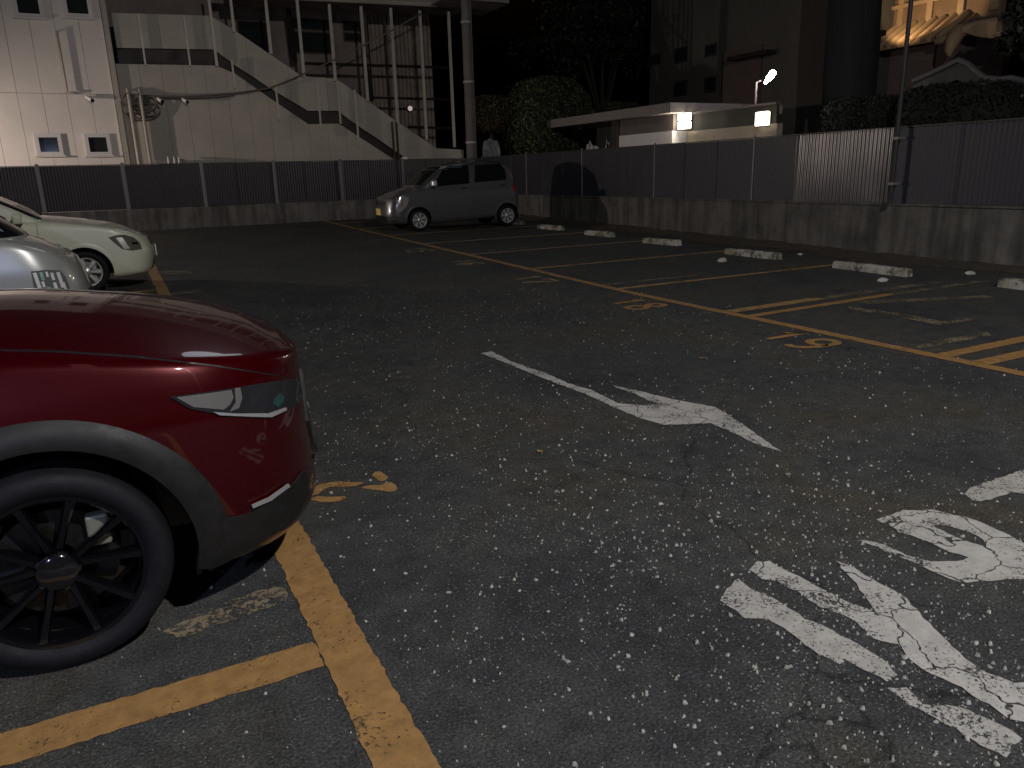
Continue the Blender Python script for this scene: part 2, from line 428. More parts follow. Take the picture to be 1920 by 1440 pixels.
def digit(ch, x0, y0, h, w, st, mat, up=1):
    """digit read by someone facing +x (up=1) or -x (up=-1); x0 = foot, y0 = left edge"""
    b = MB()
    for s in DIG[ch]:
        p = s if ch in '147' else chaikin(s)
        q = [(x0+up*v*h, y0-up*u*w) for u, v in p]
        L_, R_ = [], []
        for i, c in enumerate(q):
            a, d = q[max(0, i-1)], q[min(len(q)-1, i+1)]
            tx, ty = d[0]-a[0], d[1]-a[1]; l = math.hypot(tx, ty) or 1; nx_, ny_ = -ty/l*st/2, tx/l*st/2
            j = rnd.uniform(.9, 1.1)
            L_.append((c[0]+nx_*j, c[1]+ny_*j)); R_.append((c[0]-nx_*j, c[1]-ny_*j))
        o = len(b.v)
        for l, r in zip(L_, R_): b.v += [(l[0], l[1], zg(l[1])+.0045), (r[0], r[1], zg(r[1])+.0045)]
        b.f += [(o+2*i, o+2*i+1, o+2*i+3, o+2*i+2) for i in range(len(q)-1)]
    return b.build('bay_number_digit', mat, ground, local=True)
for n, (yl, x0, mt) in {19: (5.18, 5.17, 'yellow'), 18: (7.62, 5.15, 'yellow'), 17: (10.1, 5.10, 'yellow_mid'), 16: (12.5, 5.1, 'yellow_mid'),
                        15: (14.9, 5.1, 'yellow_mid'), 14: (17.3, 5.1, 'yellow_faint'), 13: (19.7, 5.1, 'yellow_faint')}.items():
    s = str(n)
    digit(s[0], x0+.06, yl, .46, .30, .075, A[mt]); digit(s[1], x0, yl-.36, .50, .32, .078, A[mt])
# worn number in front of the red car, faded ones further along
c6 = (560, 860, 8.0)
for P_ in ([(150,510),(230,440),(320,390),(420,370),(620,350),(800,362),(960,360),(985,380),(850,420),(720,435),(480,430),(400,460),(340,500),(300,540),(220,555)],
           [(160,620),(270,570),(420,580),(560,580),(700,570),(710,600),(600,650),(480,660),(340,665),(240,645)],
           [(930,450),(1040,410),(1230,405),(1300,370),(1390,360),(1450,400),(1485,460),(1430,500),(1330,510),(1250,490),(1040,465)],
           [(1095,260),(1140,205),(1230,200),(1290,240),(1350,285),(1300,335),(1220,350),(1160,310)]):
    flat_mark('bay_number_stroke', pxpoly(P_, *c6), A['yellow'], .002, .02, label='worn yellow stroke of a painted bay number')
for P_ in ([(295,509),(330,508),(360,508),(360,513),(296,514)], [(320,549),(345,546),(365,543),(384,542),(383,547),(366,549),(322,553)],
           [(284,470),(296,467),(298,477),(284,478)]):
    flat_mark('bay_number_stroke', pxpoly(P_), A['yellow_faint'])
# direction arrow and lane lettering
c2 = (840, 620, 2.667)
flat_mark('direction_arrow', pxpoly([(165,115),(215,105),(330,160),(480,210),(600,265),(720,300),(850,365),(960,375),(1060,370),(1000,350),(930,315),(850,290),(820,275),
    (900,290),(1080,335),(1230,365),(1340,385),(1400,420),(1500,490),(1600,560),(1670,608),(1600,590),(1500,550),(1400,500),(1310,465),(1200,470),(1080,472),(960,440),
    (850,395),(700,325),(540,265),(380,200),(270,155)], *c2), A['white'], .006, .03, label='worn white arrow painted on the driving lane')
c3 = (1300, 840, 2.4)
for P_, H_ in (([(820,325),(945,283),(1080,283),(1250,320),(1400,385),(1520,450),(1570,510),(1540,590),(1350,602),(1200,607),(1110,575),(1000,525),(860,465),(745,415),(850,437),(960,483),
                (1060,515),(1190,512),(1240,498),(1150,470),(1050,425),(980,395),(930,383),(880,350)], [[(1070,348),(1150,352),(1250,385),(1310,420),(1320,450),(1250,430),(1150,390)]]),
               ([(1215,210),(1250,180),(1350,145),(1488,100),(1570,90),(1570,225),(1430,200),(1370,225),(1300,243),(1250,235)], []),
               ([(285,515),(345,512),(450,570),(600,650),(740,715),(820,745),(780,680),(700,580),(640,510),(700,530),(800,590),(900,640),(960,680),(1040,770),(1110,850),(1200,930),
                 (1290,1000),(1440,1060),(1560,1050),(1600,1260),(1420,1230),(1330,1160),(1210,1085),(1110,1040),(1000,980),(920,890),(800,860),(740,790),(640,740),(560,720),(470,650),(380,605),(310,590),(250,555)], []),
               ([(150,640),(200,590),(260,640),(350,670),(500,770),(600,810),(740,890),(850,950),(920,1030),(870,1050),(750,1000),(700,960),(650,975),(560,930),(430,830),(330,770),(240,770),(120,685)], []),
               ([(870,1080),(950,1080),(1040,1160),(1200,1170),(1380,1250),(1480,1310),(1400,1390),(1300,1350),(1180,1270),(1050,1200),(960,1150)], [])):
    flat_mark('lane_letter_stroke', pxpoly(P_, *c3), A['white_worn'] if len(P_) < 20 else A['white'], .006, .025, holes=[pxpoly(h, *c3) for h in H_], label='worn white stroke of lettering painted on the lane')

# loose pale chips over the lane, thick in drifts and thin elsewhere
def chips():
    n = 140000
    X = nrng.uniform(-1.2, 6.2, n); Y = nrng.uniform(.55, 11.5, n)
    f = np.zeros(n)
    for k in range(26):
        a, b, ph = nrng.uniform(-2.6, 2.6), nrng.uniform(-2.0, 2.0), nrng.uniform(0, 6.28)
        f += np.cos(a*X+b*Y+ph)
    f = f/5.0
    dens = (.13 + .075*f)*np.clip(1.05*np.exp(-((X-2.4)/2.3)**2)+.12, .05, 1)*np.clip(1.25-Y/9.0, .03, 1)
    dens += (.22+.10*f)*np.exp(-((X-1.75)/1.0)**2-((Y-1.8)/1.5)**2)
    dens *= np.where(X < .42, .5, 1.0)*np.where((X > .40) & (X < .58), .05, 1.0)
    cl = np.exp(-((X-1.72)**2+(Y-2.35)**2)/.05); dens += cl*.35
    dens += np.where((X < .3) & (Y < 2.2), .05, 0)
    keep = nrng.uniform(0, 1, n) < dens
    X, Y = X[keep], Y[keep]; n = len(X)
    s = np.clip(np.exp(nrng.normal(math.log(.0034), .58, n)), .0012, .0105)
    K = 5
    ang = nrng.uniform(0, 6.28, n)[:, None] + np.arange(K)[None]*2*math.pi/K + nrng.uniform(-.35, .35, (n, K))
    rr = s[:, None]*nrng.uniform(.65, 1.25, (n, K)); st = nrng.uniform(.55, 1.0, n)[:, None]; rot = nrng.uniform(0, 3.14, n)[:, None]
    ux, uy = rr*np.cos(ang), rr*np.sin(ang)*st
    vx = ux*np.cos(rot)-uy*np.sin(rot); vy = ux*np.sin(rot)+uy*np.cos(rot)
    Z = np.array([zg(y) for y in Y])
    base = np.stack([X[:, None]+vx, Y[:, None]+vy, np.repeat((Z-.0005)[:, None], K, 1)], -1)
    h = s*nrng.uniform(.5, 1.0, n)
    tx, ty = nrng.uniform(-.3, .3, (2, n))
    top = np.stack([X[:, None]+vx*.62, Y[:, None]+vy*.62, (Z+h)[:, None]*np.ones((1, K)) + (vx*tx[:, None]+vy*ty[:, None])], -1)
    V = np.concatenate([base, top], 1).reshape(-1, 3)
    o = (np.arange(n)*2*K)[:, None]
    faces = []
    i = np.arange(K); j = (i+1) % K
    side = np.stack([i, j, j+K, i+K], -1)[None] + o[:, :, None]
    tp = (np.arange(K)+K)[None]+o
    me = bpy.data.meshes.new('stone_chips')
    nl = n*K*4 + n*K
    me.vertices.add(len(V)); me.vertices.foreach_set('co', V.ravel())
    li = np.concatenate([side.reshape(-1), tp.reshape(-1)])
    me.loops.add(len(li)); me.loops.foreach_set('vertex_index', li.astype(np.int32))
    ls = np.concatenate([np.arange(n*K)*4, n*K*4+np.arange(n)*K]); lt = np.concatenate([np.full(n*K, 4), np.full(n, K)])
    me.polygons.add(len(ls)); me.polygons.foreach_set('loop_start', ls.astype(np.int32)); me.polygons.foreach_set('loop_total', lt.astype(np.int32))
    me.update(calc_edges=True); me.validate()
    mt, nt, b = newmat('pale_chips'); L = nt.links.new
    tc = N(nt, 'TexCoord'); v = N(nt, 'TexNoise', i_Scale=60., i_Detail=2.0); L(tc.outputs['Object'], v.inputs['Vector'])
    r = ramp(nt, v.outputs[0], [(.3, (.17, .165, .14)), (.5, (.29, .28, .245)), (.66, (.44, .43, .37)), (.78, (.62, .61, .54))]); L(r.outputs[0], b.inputs['Base Color'])
    b.inputs['Roughness'].default_value = .75
    me.materials.append(mt)
    ob = bpy.data.objects.new('stone_chips', me); COL.objects.link(ob)
    ob['kind'] = 'stuff'; ob['label'] = 'loose pale stone chips scattered over the driving lane'; ob['category'] = 'gravel'
chips()
# a few larger lumps and dead leaves that can be told apart
def lump(px, py, s, label, mat):
    p = gnd(px, py); bm = bmesh.new(); bmesh.ops.create_icosphere(bm, subdivisions=2, radius=1)
    for v in bm.verts:
        k = 1+rnd.uniform(-.22, .22); v.co = Vector((v.co.x*k*s, v.co.y*k*s*.75, max(-.3, v.co.z)*k*s*.55))
    me = bpy.data.meshes.new('rubble_lump'); bm.to_mesh(me); bm.free(); me.materials.append(mat)
    o = bpy.data.objects.new('rubble_lump', me); COL.objects.link(o); o.location = (p.x, p.y, p.z+.12*s); o.rotation_euler.z = rnd.uniform(0, 6)
    o['label'] = label; o['category'] = 'rubble'; o['group'] = 'rubble lumps in the right bays'
rub = M('pale_rubble', (.42, .40, .36), .85, 0, .3, 8, .6, 40)
lump(1354, 490, .10, 'pale rubble lump below the fourth wheel stop from the right', rub)
lump(1500, 478, .05, 'small rubble lump left of the long mossy wheel stop', rub)
lump(1655, 528, .07, 'rubble lump just below the long mossy wheel stop', rub)
lump(1818, 515, .08, 'rubble lump at the wall foot left of the rightmost wheel stop', rub)

def dead_leaf(px, py, s_, label):
    p = gnd(px, py); b = MB(); n = 7
    for i in range(n):
        t_ = i/(n-1); w_ = .5*s_*math.sin(math.pi*min(1, t_*.9+.05)); b.v += [(s_*(t_-.5)*2, -w_, .006+.25*s_*t_*t_), (s_*(t_-.5)*2, 0, .003+.2*s_*t_*t_), (s_*(t_-.5)*2, w_, .008+.3*s_*t_*t_)]
    for i in range(n-1):
        for j in range(2): b.f.append((i*3+j, i*3+j+1, i*3+j+4, i*3+j+3))
    o = b.build('dead_leaf', M('dry_leaf', (.26, .18, .07), .8, 0, .3, 20), None, local=True, smooth=True); o.location = (p.x, p.y, p.z+.001); o.rotation_euler.z = rnd.uniform(0, 6)
    o['label'] = label; o['category'] = 'leaf'; o['group'] = 'dry leaves on the asphalt'
dead_leaf(1013, 849, .035, 'dry yellow leaf on the lane left of the arrow head')
dead_leaf(1189, 491, .05, 'dry leaf in the bay above the number 17, right one')
dead_leaf(1105, 487, .045, 'dry leaf in the bay above the number 17, left one')
dead_leaf(1317, 673, .035, 'dry leaf on the lane left of the number 19')

# ================================================================== WALLS AND FENCES
WX, WY = 11.4, 24.2                        # faces of the right wall and of the back kerb wall
cw = thing('concrete_block_wall', (WX+.1, 12, 0), 'stained grey concrete block wall under the dark blue fence on the right', 'wall')
MB().span((WX+.012, -3, -.1), (WX+.19, WY+.2, .86)).build('wall_core', A['mortar'], cw)
blk = None
W0, H0 = .3985, .2142
for c in range(4):
    for k in range(62):
        y = WY - .2 - k*.4 - (.2 if c % 2 else 0) ; 
        if y < -.4: continue
        z = .02 + c*.215 + .107
        if blk is None:
            b = MB(); b.box((0, 0, 0), (.19, W0, H0)); blk = b.build('block', A['wall'], cw, local=True, bevel=.0015); blk.location = Vector((WX+.105, y, z))-cw.location
            blk['first'] = 1; del blk['first']
        else:
            q = inst(blk, Vector((WX+.105+rnd.uniform(-.002, .002), y, z))-cw.location, cw)
cap = MB().span((WX-.012, -3, .872), (WX+.22, WY+.2, .90)).build('coping', A['wall'], cw)

bk = thing('kerb_wall', (2, WY+.1, zg(WY)), 'low dark concrete wall along the back under the fence', 'wall')
MB().span((-14, WY, 0), (WX+.01, WY+.2, .86)).build('wall_body', A['kerb'], bk, bevel=.01)

def corrugated(w, h, pitch, amp, seg=6):
    b = MB(); n = int(round(w/pitch*seg)); b.v += [(0, .004, 0), (0, .004, h), (.002, -.013, 0), (.002, -.013, h), (.022, -.013, 0), (.022, -.013, h)]
    for i in range(n+1):
        x = .024+(w-.024)*i/n; d = amp*math.cos(2*math.pi*x/pitch)
        b.v += [(x, d, 0), (x, d, h)]
    b.f = [(2*i, 2*i+2, 2*i+3, 2*i+1) for i in range(n+3)]
    return b
def fence(name, label, base, n, pw, along, h, mat, posts, amp=.004, ribbed=()):
    t = thing(name, base, label, 'fence')
    pn = corrugated(pw+.03, h, .076, amp).build('sheet_panel', mat, t, local=True, smooth=True)
    deep = corrugated(pw+.03, h, .076, .0055).build('sheet_panel', A['sheet'], t, local=True, smooth=True) if ribbed else None
    first_deep = True
    rz = along
    dx, dy = math.cos(rz), math.sin(rz)
    for k in range(n):
        tw = rnd.uniform(-.006, .006)
        if k in ribbed:
            o = deep if first_deep else inst(deep, (0, 0, 0), t); first_deep = False
        else: o = pn if k == 0 else inst(pn, (0, 0, 0), t)
        o.location = (dx*pw*k + tw, dy*pw*k + tw + (.0025 if k % 2 else 0)*dx, rnd.uniform(-.006, .006)); o.rotation_euler = (rnd.uniform(-.004, .004), 0, rz + rnd.uniform(-.006, .006))
    nrm = (dy, -dx)
    for zz in (.12, h*.5, h-.12):
        b = MB(); b.box((dx*pw*n/2-nrm[0]*.045, dy*pw*n/2-nrm[1]*.045, zz), (pw*n, .04, .05), rz); b.build('rail', A['rail'], t, local=True)
    pb = MB(); pb.box((0, 0, 0), (posts[1], posts[1]*.7, h+.1)); p0 = None
    for s_ in posts[0]:
        loc = (dx*s_+nrm[0]*posts[2], dy*s_+nrm[1]*posts[2], h/2+.01)
        if p0 is None: p0 = pb.build('post', posts[3], t, local=True, bevel=.004); p0.location = loc; p0.rotation_euler = (0, 0, rz)
        else: inst(p0, loc, t, rz=rz)
    cp = MB(); cp.box((dx*pw*n/2, dy*pw*n/2, h+.012), (pw*n, .05, .018), rz); cp.build('top_trim', A['rail'], t, local=True)
    return t
fr = fence('corrugated_fence', 'dark blue corrugated metal fence on top of the block wall on the right', (WX+.04, WY+.05, .90), 26, 1.05, R(-90), 1.18, A['sheet_matte'],
           ([1.05*k for k in range(0, 27, 3)], .035, .012, A['post']), .0008, (13, 14))
fb = fence('corrugated_fence', 'dark brown corrugated metal fence with grey posts along the back', (-13.6, WY+.06, .87), 25, 1.0, 0., 1.19, A['sheet_brown'],
           ([12.05-.02+2.03*k for k in range(-5, 6)], .085, .03, A['post']))

# wheel stops
def wheel_stop(x, y, L_, rz, label, seed):
    rr = random.Random(seed)
    b = MB(); prof = [(-.075, 0), (.075, 0), (.06, .085), (.045, .115), (-.045, .115), (-.06, .085)]
    n = 15
    for i in range(n+1):
        v = -L_/2 + L_*i/n
        k = 1 if 0 < i < n else .93
        for px, pz in prof: b.v.append((px*k+rr.uniform(-.004, .004), v, pz*k+(rr.uniform(-.006, .003) if pz > 0 else 0)))
    m_ = len(prof)
    for i in range(n):
        for j in range(m_): b.f.append((i*m_+j, i*m_+(j+1) % m_, (i+1)*m_+(j+1) % m_, (i+1)*m_+j))
    b.f += [tuple(range(m_))[::-1], tuple(range(n*m_, (n+1)*m_))]
    o = b.build('wheel_stop', A['stop'], None, local=True); o.location = (x, y, zg(y)-.003); o.rotation_euler = (0, 0, rz)
    o['label'] = label; o['category'] = 'wheel stop'; o['group'] = 'wheel stops in front of the block wall'
for k, (a, b_, lab) in enumerate([((995, 430), (1043, 432), 'small white wheel stop just right of the grey wagon'), ((1088, 441), (1145, 445), 'white wheel stop in the second bay right of the grey wagon'),
        ((1203, 456), (1280, 460), 'chipped white wheel stop third from the grey wagon'), ((1358, 476), (1465, 487), 'chipped white wheel stop above the pale rubble lump'),
        ((1568, 500), (1708, 520), 'long mossy wheel stop with bare patches'), ((1874, 538), (2020, 562), 'white wheel stop cut off by the right edge')]):
    pa, pb = gnd(*a), gnd(*b_); c = (pa+pb)/2; d = pb-pa
    L_ = min(1.3, max(.95, d.length)); wheel_stop((9.72 if k > 2 else 9.75)+.1, c.y, L_, math.atan2(d.x, -d.y)*.35, lab, k)
wheel_stop(9.95, 19.25, 1.2, 0, 'wheel stop behind the rear wheel of the grey wagon', 77)

# weeds and dirt strip at the foot of the block wall
dirt = M('brown_leaf_litter', (.045, .034, .024), .95, 0, .5, 9, .8, 50)
b = MB(); rows = np.arange(0, 24.3, .3)
for y in rows:
    o_ = .55+.25*math.sin(y*1.7)+rnd.uniform(-.08, .08)
    b.v += [(WX-o_, y, zg(y)+.004), (WX-.2, y, zg(y)+.03+rnd.uniform(0, .02)), (WX+.01, y, zg(y)+.07+rnd.uniform(0, .03))]
for i in range(len(rows)-1):
    for j in range(2): b.f.append((i*3+j, i*3+j+1, i*3+j+4, i*3+j+3))
b.build('leaf_litter', dirt, None, local=True, smooth=True, kind='structure')

# ================================================================== CREAM BUILDING WITH THE OUTSIDE STAIR
BY = 27.0
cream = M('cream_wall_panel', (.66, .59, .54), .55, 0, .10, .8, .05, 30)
cream2 = M('darker_cream_panel', (.40, .355, .30), .6, 0, .16, .9, .05, 30)  # darker cream than the panels of the left wall
darkin = M('dark_brown_panel', (.22, .175, .15), .8, 0, .3, .8)
steel = M('dark_brown_steel', (.035, .026, .022), .6, .3, .3)
whitep = M('white_painted_steel', (.40, .37, .32), .45, .1, .15, 4)
frame_m = M('pale_window_frame', (.54, .50, .48), .4, 0, .08)
glass = glassmat('dark_window_glass', (.016, .019, .021), .10, .22)
ob_ = thing('office_building', (1.5, BY, zg(BY)), 'cream panelled two storey building with an outside staircase behind the back fence', 'building')
MB().span((-16, BY+.06, -.2), (.7, BY+6, 9.5)).build('wall_core', M('panel_joint', (.36, .32, .28), .8), ob_)
MB().span((.7, BY+1.75, -.2), (11.6, BY+6, 9.5)).build('rear_wall', darkin, ob_)
MB().span((.7, BY+.06, -.2), (9.6, BY+.2, 2.0)).build('stair_base_core', M('panel_joint', (.36, .32, .28), .8), ob_)
def panel(name, poly, y0, th, mat, parent=ob_):
    """wall sheet from an outline in x,z"""
    return MB().prism([(x, y0, z) for x, z in poly], (0, th, 0)).build(name, mat, parent)
PW = .62
zj = 4.15
src = {}
for k in range(26):
    x1 = .58 - k*PW; x0 = x1-PW+.008
    if x0 < -15: break
    for z0, z1 in ((.0, zj-.004), (zj+.004, 9.4)):
        if (z0, z1) not in src:
            b = MB(); b.span((-PW/2+.004, -.02, 0), (PW/2-.004, .06, z1-z0)); src[(z0, z1)] = b.build('wall_panel', cream, ob_, local=True, bevel=.004); o = src[(z0, z1)]
        else: o = inst(src[(z0, z1)], (0, 0, 0), ob_)
        o.location = Vector(((x0+x1)/2, BY, z0)) - ob_.location
# corner post and downpipes
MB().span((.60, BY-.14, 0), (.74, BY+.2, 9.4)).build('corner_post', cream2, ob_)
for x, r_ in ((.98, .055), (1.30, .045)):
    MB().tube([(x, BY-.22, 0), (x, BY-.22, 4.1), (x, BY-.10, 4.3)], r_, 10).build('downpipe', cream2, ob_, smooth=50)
# windows
def window(cx, z0, z1, w, y):
    f = MB()
    for a, c in (((cx-w/2, y-.09, z0), (cx-w/2+.10, y-.02, z1)), ((cx+w/2-.10, y-.09, z0), (cx+w/2, y-.02, z1)), ((cx-w/2+.1, y-.09, z1-.1), (cx+w/2-.1, y-.02, z1)), ((cx-w/2+.1, y-.09, z0), (cx+w/2-.1, y-.02, z0+.1))):
        f.span(a, c)
    fo = f.build('window', frame_m, ob_, bevel=0)
    MB().span((cx-w/2+.09, y-.035, z0+.09), (cx+w/2-.09, y-.021, z1-.09)).build('pane', glass, fo)
    MB().span((cx-w/2-.05, y-.14, z0-.05), (cx+w/2+.05, y-.02, z0-.001)).build('sill', frame_m, fo)
for px in (91, 183):
    p0 = ony(px-24, 292, BY); p1 = ony(px+26, 251, BY); window((p0.x+p1.x)/2, p0.z, p1.z, .68, BY)
for px in (50, 143):
    p0 = ony(px-21, 32, BY); window(p0.x+.36, p0.z, p0.z+1.3, .72, BY)
# wall mounted pipe on the left panels
p0, p1 = ony(106, 58, BY-.15), ony(124, 172, BY-.15)
MB().tube([(p0.x, BY-.02, p0.z), (p0.x, BY-.15, p0.z), (p0.x, BY-.15, p1.z), (p0.x+.22, BY-.15, p1.z-.02), (p0.x+.24, BY-.02, p1.z-.02)], .035, 8).build('wall_pipe', cream2, ob_, smooth=50)
# stair outlines, x,z on the facade
def XZ(pts, y): return [(ony(*p, y).x, ony(*p, y).z) for p in pts]
par_top = XZ([(222, 25), (394, 30), (440, 58), (504, 101), (565, 143), (630, 148), (746, 230), (816, 277)], BY)
par_bot = XZ([(222, 90), (401, 93), (440, 122), (507, 166), (577, 208), (632, 208), (667, 233), (732, 277), (766, 300)], BY)
wall_top = XZ([(222, 120), (405, 123), (440, 138), (510, 187), (578, 233), (635, 232), (732, 295), (750, 306)], BY)
def zat(c, x):
    for (x0, z0), (x1, z1) in zip(c[:-1], c[1:]):
        if x0 <= x <= x1: return z0+(z1-z0)*(x-x0)/(x1-x0)
    return c[0][1] if x < c[0][0] else c[-1][1] + (c[-1][1]-c[-2][1])/(c[-1][0]-c[-2][0])*(x-c[-1][0])
def columns(x0, x1, w, *curves):
    cuts = [x0+k*w for k in range(int((x1-x0)/w)+1)]+[x1]
    for a, b_ in zip(cuts[:-1], cuts[1:]):
        if b_-a < .05: continue
        inner = sorted(set(x for c in curves for x, _ in c if a+.01 < x < b_-.01))
        yield a+.003, b_-.003, inner
xl = .76
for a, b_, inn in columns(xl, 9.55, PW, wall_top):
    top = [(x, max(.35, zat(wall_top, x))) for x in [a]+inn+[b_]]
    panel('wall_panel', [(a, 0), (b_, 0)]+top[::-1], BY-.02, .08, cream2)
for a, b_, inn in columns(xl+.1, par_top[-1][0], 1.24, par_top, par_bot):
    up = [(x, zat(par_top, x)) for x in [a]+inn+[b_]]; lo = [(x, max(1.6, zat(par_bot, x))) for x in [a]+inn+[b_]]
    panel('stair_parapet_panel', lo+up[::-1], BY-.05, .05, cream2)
# low end wall at the stair foot
e0 = ony(816, 278, BY); e1 = ony(868, 281, BY)
panel('stair_foot_panel', [(e0.x+.004, 0), (e1.x, 0), (e1.x, e1.z), (e0.x+.004, e0.z)], BY-.05, .05, cream2)
# steel string and treads behind the gap
st_l = [(x, zat(wall_top, x)-.15) for x in np.linspace(xl+.1, 9.4, 30)]; st_u = [(x, zat(par_bot, x)+.12) for x in np.linspace(xl+.1, 9.4, 30)]
panel('stair_string', st_l+st_u[::-1], BY+.10, .04, steel)
MB().span((xl, BY+.2, 4.9), (3.6, BY+1.75, 5.06)).build('landing', steel, ob_)
tr0 = None; nst = 26
for k in range(nst):
    x = 3.7 + k*(9.3-3.7)/nst
    z = zat(par_bot, x)-.1
    if z < .4: break
    b = MB(); b.span((-.15, 0, -.02), (.15, 1.3, .02))
    if tr0 is None: tr0 = b.build('tread', steel, ob_, local=True); o = tr0
    else: o = inst(tr0, (0, 0, 0), ob_)
    o.location = Vector((x, BY+.16, z))-ob_.location
# white posts in front of the stair
PY = BY-.16
def post(pa, pb, w=.085, y=PY, mat=whitep, name='stair_post'):
    a, c = ony(*pa, y), ony(*pb, y); x = (a.x+c.x)/2
    return MB().span((x-w/2, y-.04, c.z), (x+w/2, y+.04, a.z)).build(name, mat, ob_)
for pa, pb in (((497, -20), (507, 101)), ((556, -20), (569, 145)), ((617, 8), (629, 152)), ((677, 12), (689, 190)), ((731, 15), (747, 232)), ((787, 20), (800, 262)), ((840, 22), (853, 276))): post(pa, pb)
for pa, pb in (((391, -20), (405, 124)), ((429, -20), (440, 60))): post(pa, pb, .075)
for pa, pb in (((262, 28), (270, 122)), ((345, 30), (356, 124)), ((435, 112), (440, 165)), ((515, 150), (524, 224)), ((597, 155), (601, 256)), ((633, 150), (638, 232)), ((667, 168), (671, 275))): post(pa, pb, .05)
for px in (735, 743):
    a, c = ony(px, 228, PY), ony(px+3, 300, PY); MB().span((a.x-.03, PY-.03, 1.5), (a.x+.03, PY+.03, a.z)).build('stair_post', steel, ob_)
# frame of the cage: beams, girts, windows on the dark wall behind
def beam(pa, pb, y, r_, mat=steel, name='girt'):
    return MB().tube([ony(*pa, y), ony(*pb, y)], r_, 4).build(name, mat, ob_)
beam((420, 2), (850, 22), BY-.05, .13, name='roof_beam'); beam((400, -12), (850, 8), BY-.02, .12, cream2, 'roof_beam')
beam((568, 119), (850, 127), BY, .05); beam((700, 183), (850, 187), BY, .04); beam((765, 238), (855, 241), BY, .05)
beam((540, 12), (553, 115), BY+.9, .09); beam((684, 18), (697, 190), BY+.5, .08)
for (x0, y0, x1, y1) in ((542, 38, 618, 55), (545, 61, 620, 99), (643, 41, 676, 58), (645, 62, 676, 78), (450, 40, 500, 100)):
    a, c = ony(x0, y1, BY+1.72), ony(x1, y0, BY+1.72)
    w_ = MB().span((a.x, BY+1.70, a.z), (c.x, BY+1.749, c.z)).build('window', steel, ob_); MB().span((a.x+.05, BY+1.68, a.z+.05), (c.x-.05, BY+1.695, c.z-.05)).build('pane', glass, w_)
# ribbed sheeting right of the stair cage
b0 = None
for k in range(16):
    x = 9.2+k*.155
    if b0 is None: b0 = MB(); b0.span((-.055, -.03, 0), (.055, .02, 7.0)); b0 = b0.build('cladding_rib', M('rusty_ribbed_sheet', (.26, .21, .17), .7, .2, .4, 3), ob_, local=True); o = b0
    else: o = inst(b0, (0, 0, 0), ob_)
    o.location = Vector((x, BY+1.72, .2))-ob_.location
# eave above the corner
e = ony(818, 4, BY-.6)
ev = MB().span((e.x, BY-1.3, e.z), (e.x+2.45, BY+1.0, e.z+.5)).build('eave', M('pale_grey_eave', (.20, .18, .175), .6), ob_)
# landing lamp, dim
lp = ony(774, 202, BY+1.2)
lm = thing('bulkhead_lamp', (lp.x, BY+1.5, lp.z), 'small dim round lamp inside the dark stair cage', 'lamp')
b = MB(); b.lathe([(0, -.09), (.06, -.08), (.085, -.04), (.09, 0)], (lp.x, BY+1.5, lp.z), 'y', 16); b.build('lamp_globe', M('dim_lamp_glass', (.6, .55, .5), .4, 0, 0, emit=(1, .8, .75), es=.42), lm, smooth=True)
b = MB(); b.lathe([(.0, .0), (.11, 0), (.11, .05), (.10, .19), (0, .19)], (lp.x, BY+1.5, lp.z), 'y', 16); b.build('lamp_base', steel, lm)
# white pot on the stair foot
pp = ony(759, 296, BY-.3)
b = MB(); b.lathe([(0, 0), (.09, 0), (.12, .22), (.10, .22), (.09, .03), (0, .03)], (pp.x, BY-.3, 1.98), 'z', 18); o = b.build('plant_pot', M('white_glaze', (.8, .78, .74), .3, 0, .05), None, smooth=40)
o['label'] = 'small white pot at the foot of the stair parapet'; o['category'] = 'pot'
MB().span((pp.x-.35, BY-.5, .3), (pp.x+.35, BY-.06, 1.98)).build('pot_plinth', cream2, ob_)
# things fixed on the wall
wcam = M('white_camera_case', (.7, .67, .62), .35, 0, .05); blackm = M('black_plastic', (.012, .012, .013), .4, 0, .1)
for px, py, lab in ((168, 185, 'white security camera on the left cream panels beside the pipe'), (299, 187, 'white security camera under the stair landing, nearest the cable tangle'), (346, 188, 'white security camera under the stair landing, right of its twin')):
    p = ony(px, py, BY-.25)
    t = thing('security_camera', (p.x, BY-.02, p.z), lab, 'camera', 'security cameras on the cream wall')
    MB().tube([(p.x, BY-.02, p.z+.06), (p.x, BY-.14, p.z+.06), (p.x+.01, BY-.16, p.z)], .02, 8).build('bracket', wcam, t)
    MB().tube([(p.x-.07, BY-.10, p.z+.06), (p.x+.06, BY-.32, p.z-.05)], .055, 12).build('housing', wcam, t, smooth=50)
    MB().tube([(p.x+.06, BY-.321, p.z-.051), (p.x+.075, BY-.345, p.z-.064)], .05, 12).build('lens', blackm, t)
cabm = M('grey_cable', (.16, .13, .11), .7)
t = thing('cable_tangle', (1.3, BY-.1, 4.0), 'tangle of grey cables and junction boxes at the building corner', 'cables')
for k in range(7):
    c = ony(rnd.uniform(235, 285), rnd.uniform(185, 215), BY-.12); pts = []
    r0 = rnd.uniform(.18, .42)
    for i in range(15):
        a = 6.28*i/11+k; pts.append((c.x+r0*math.cos(a)*1.2+rnd.uniform(-.03, .03), BY-.10-.02*k, c.z+r0*.75*math.sin(a)+rnd.uniform(-.03, .03)))
    MB().tube(pts, .022, 6).build('cable_loop', cabm, t, smooth=True)
for px, py in ((247, 190), (262, 196), (276, 205), (240, 205)):
    c = ony(px, py, BY-.12); MB().box((c.x, BY-.13, c.z), (.16, .14, .2)).build('junction_box', cabm, t, bevel=.01)
def cable(name, pts, r_, lab):
    o = MB().tube(pts, r_, 6).build(name, cabm, None, smooth=True); o['label'] = lab; o['category'] = 'cable'; o['group'] = 'cables strung along the cream building'
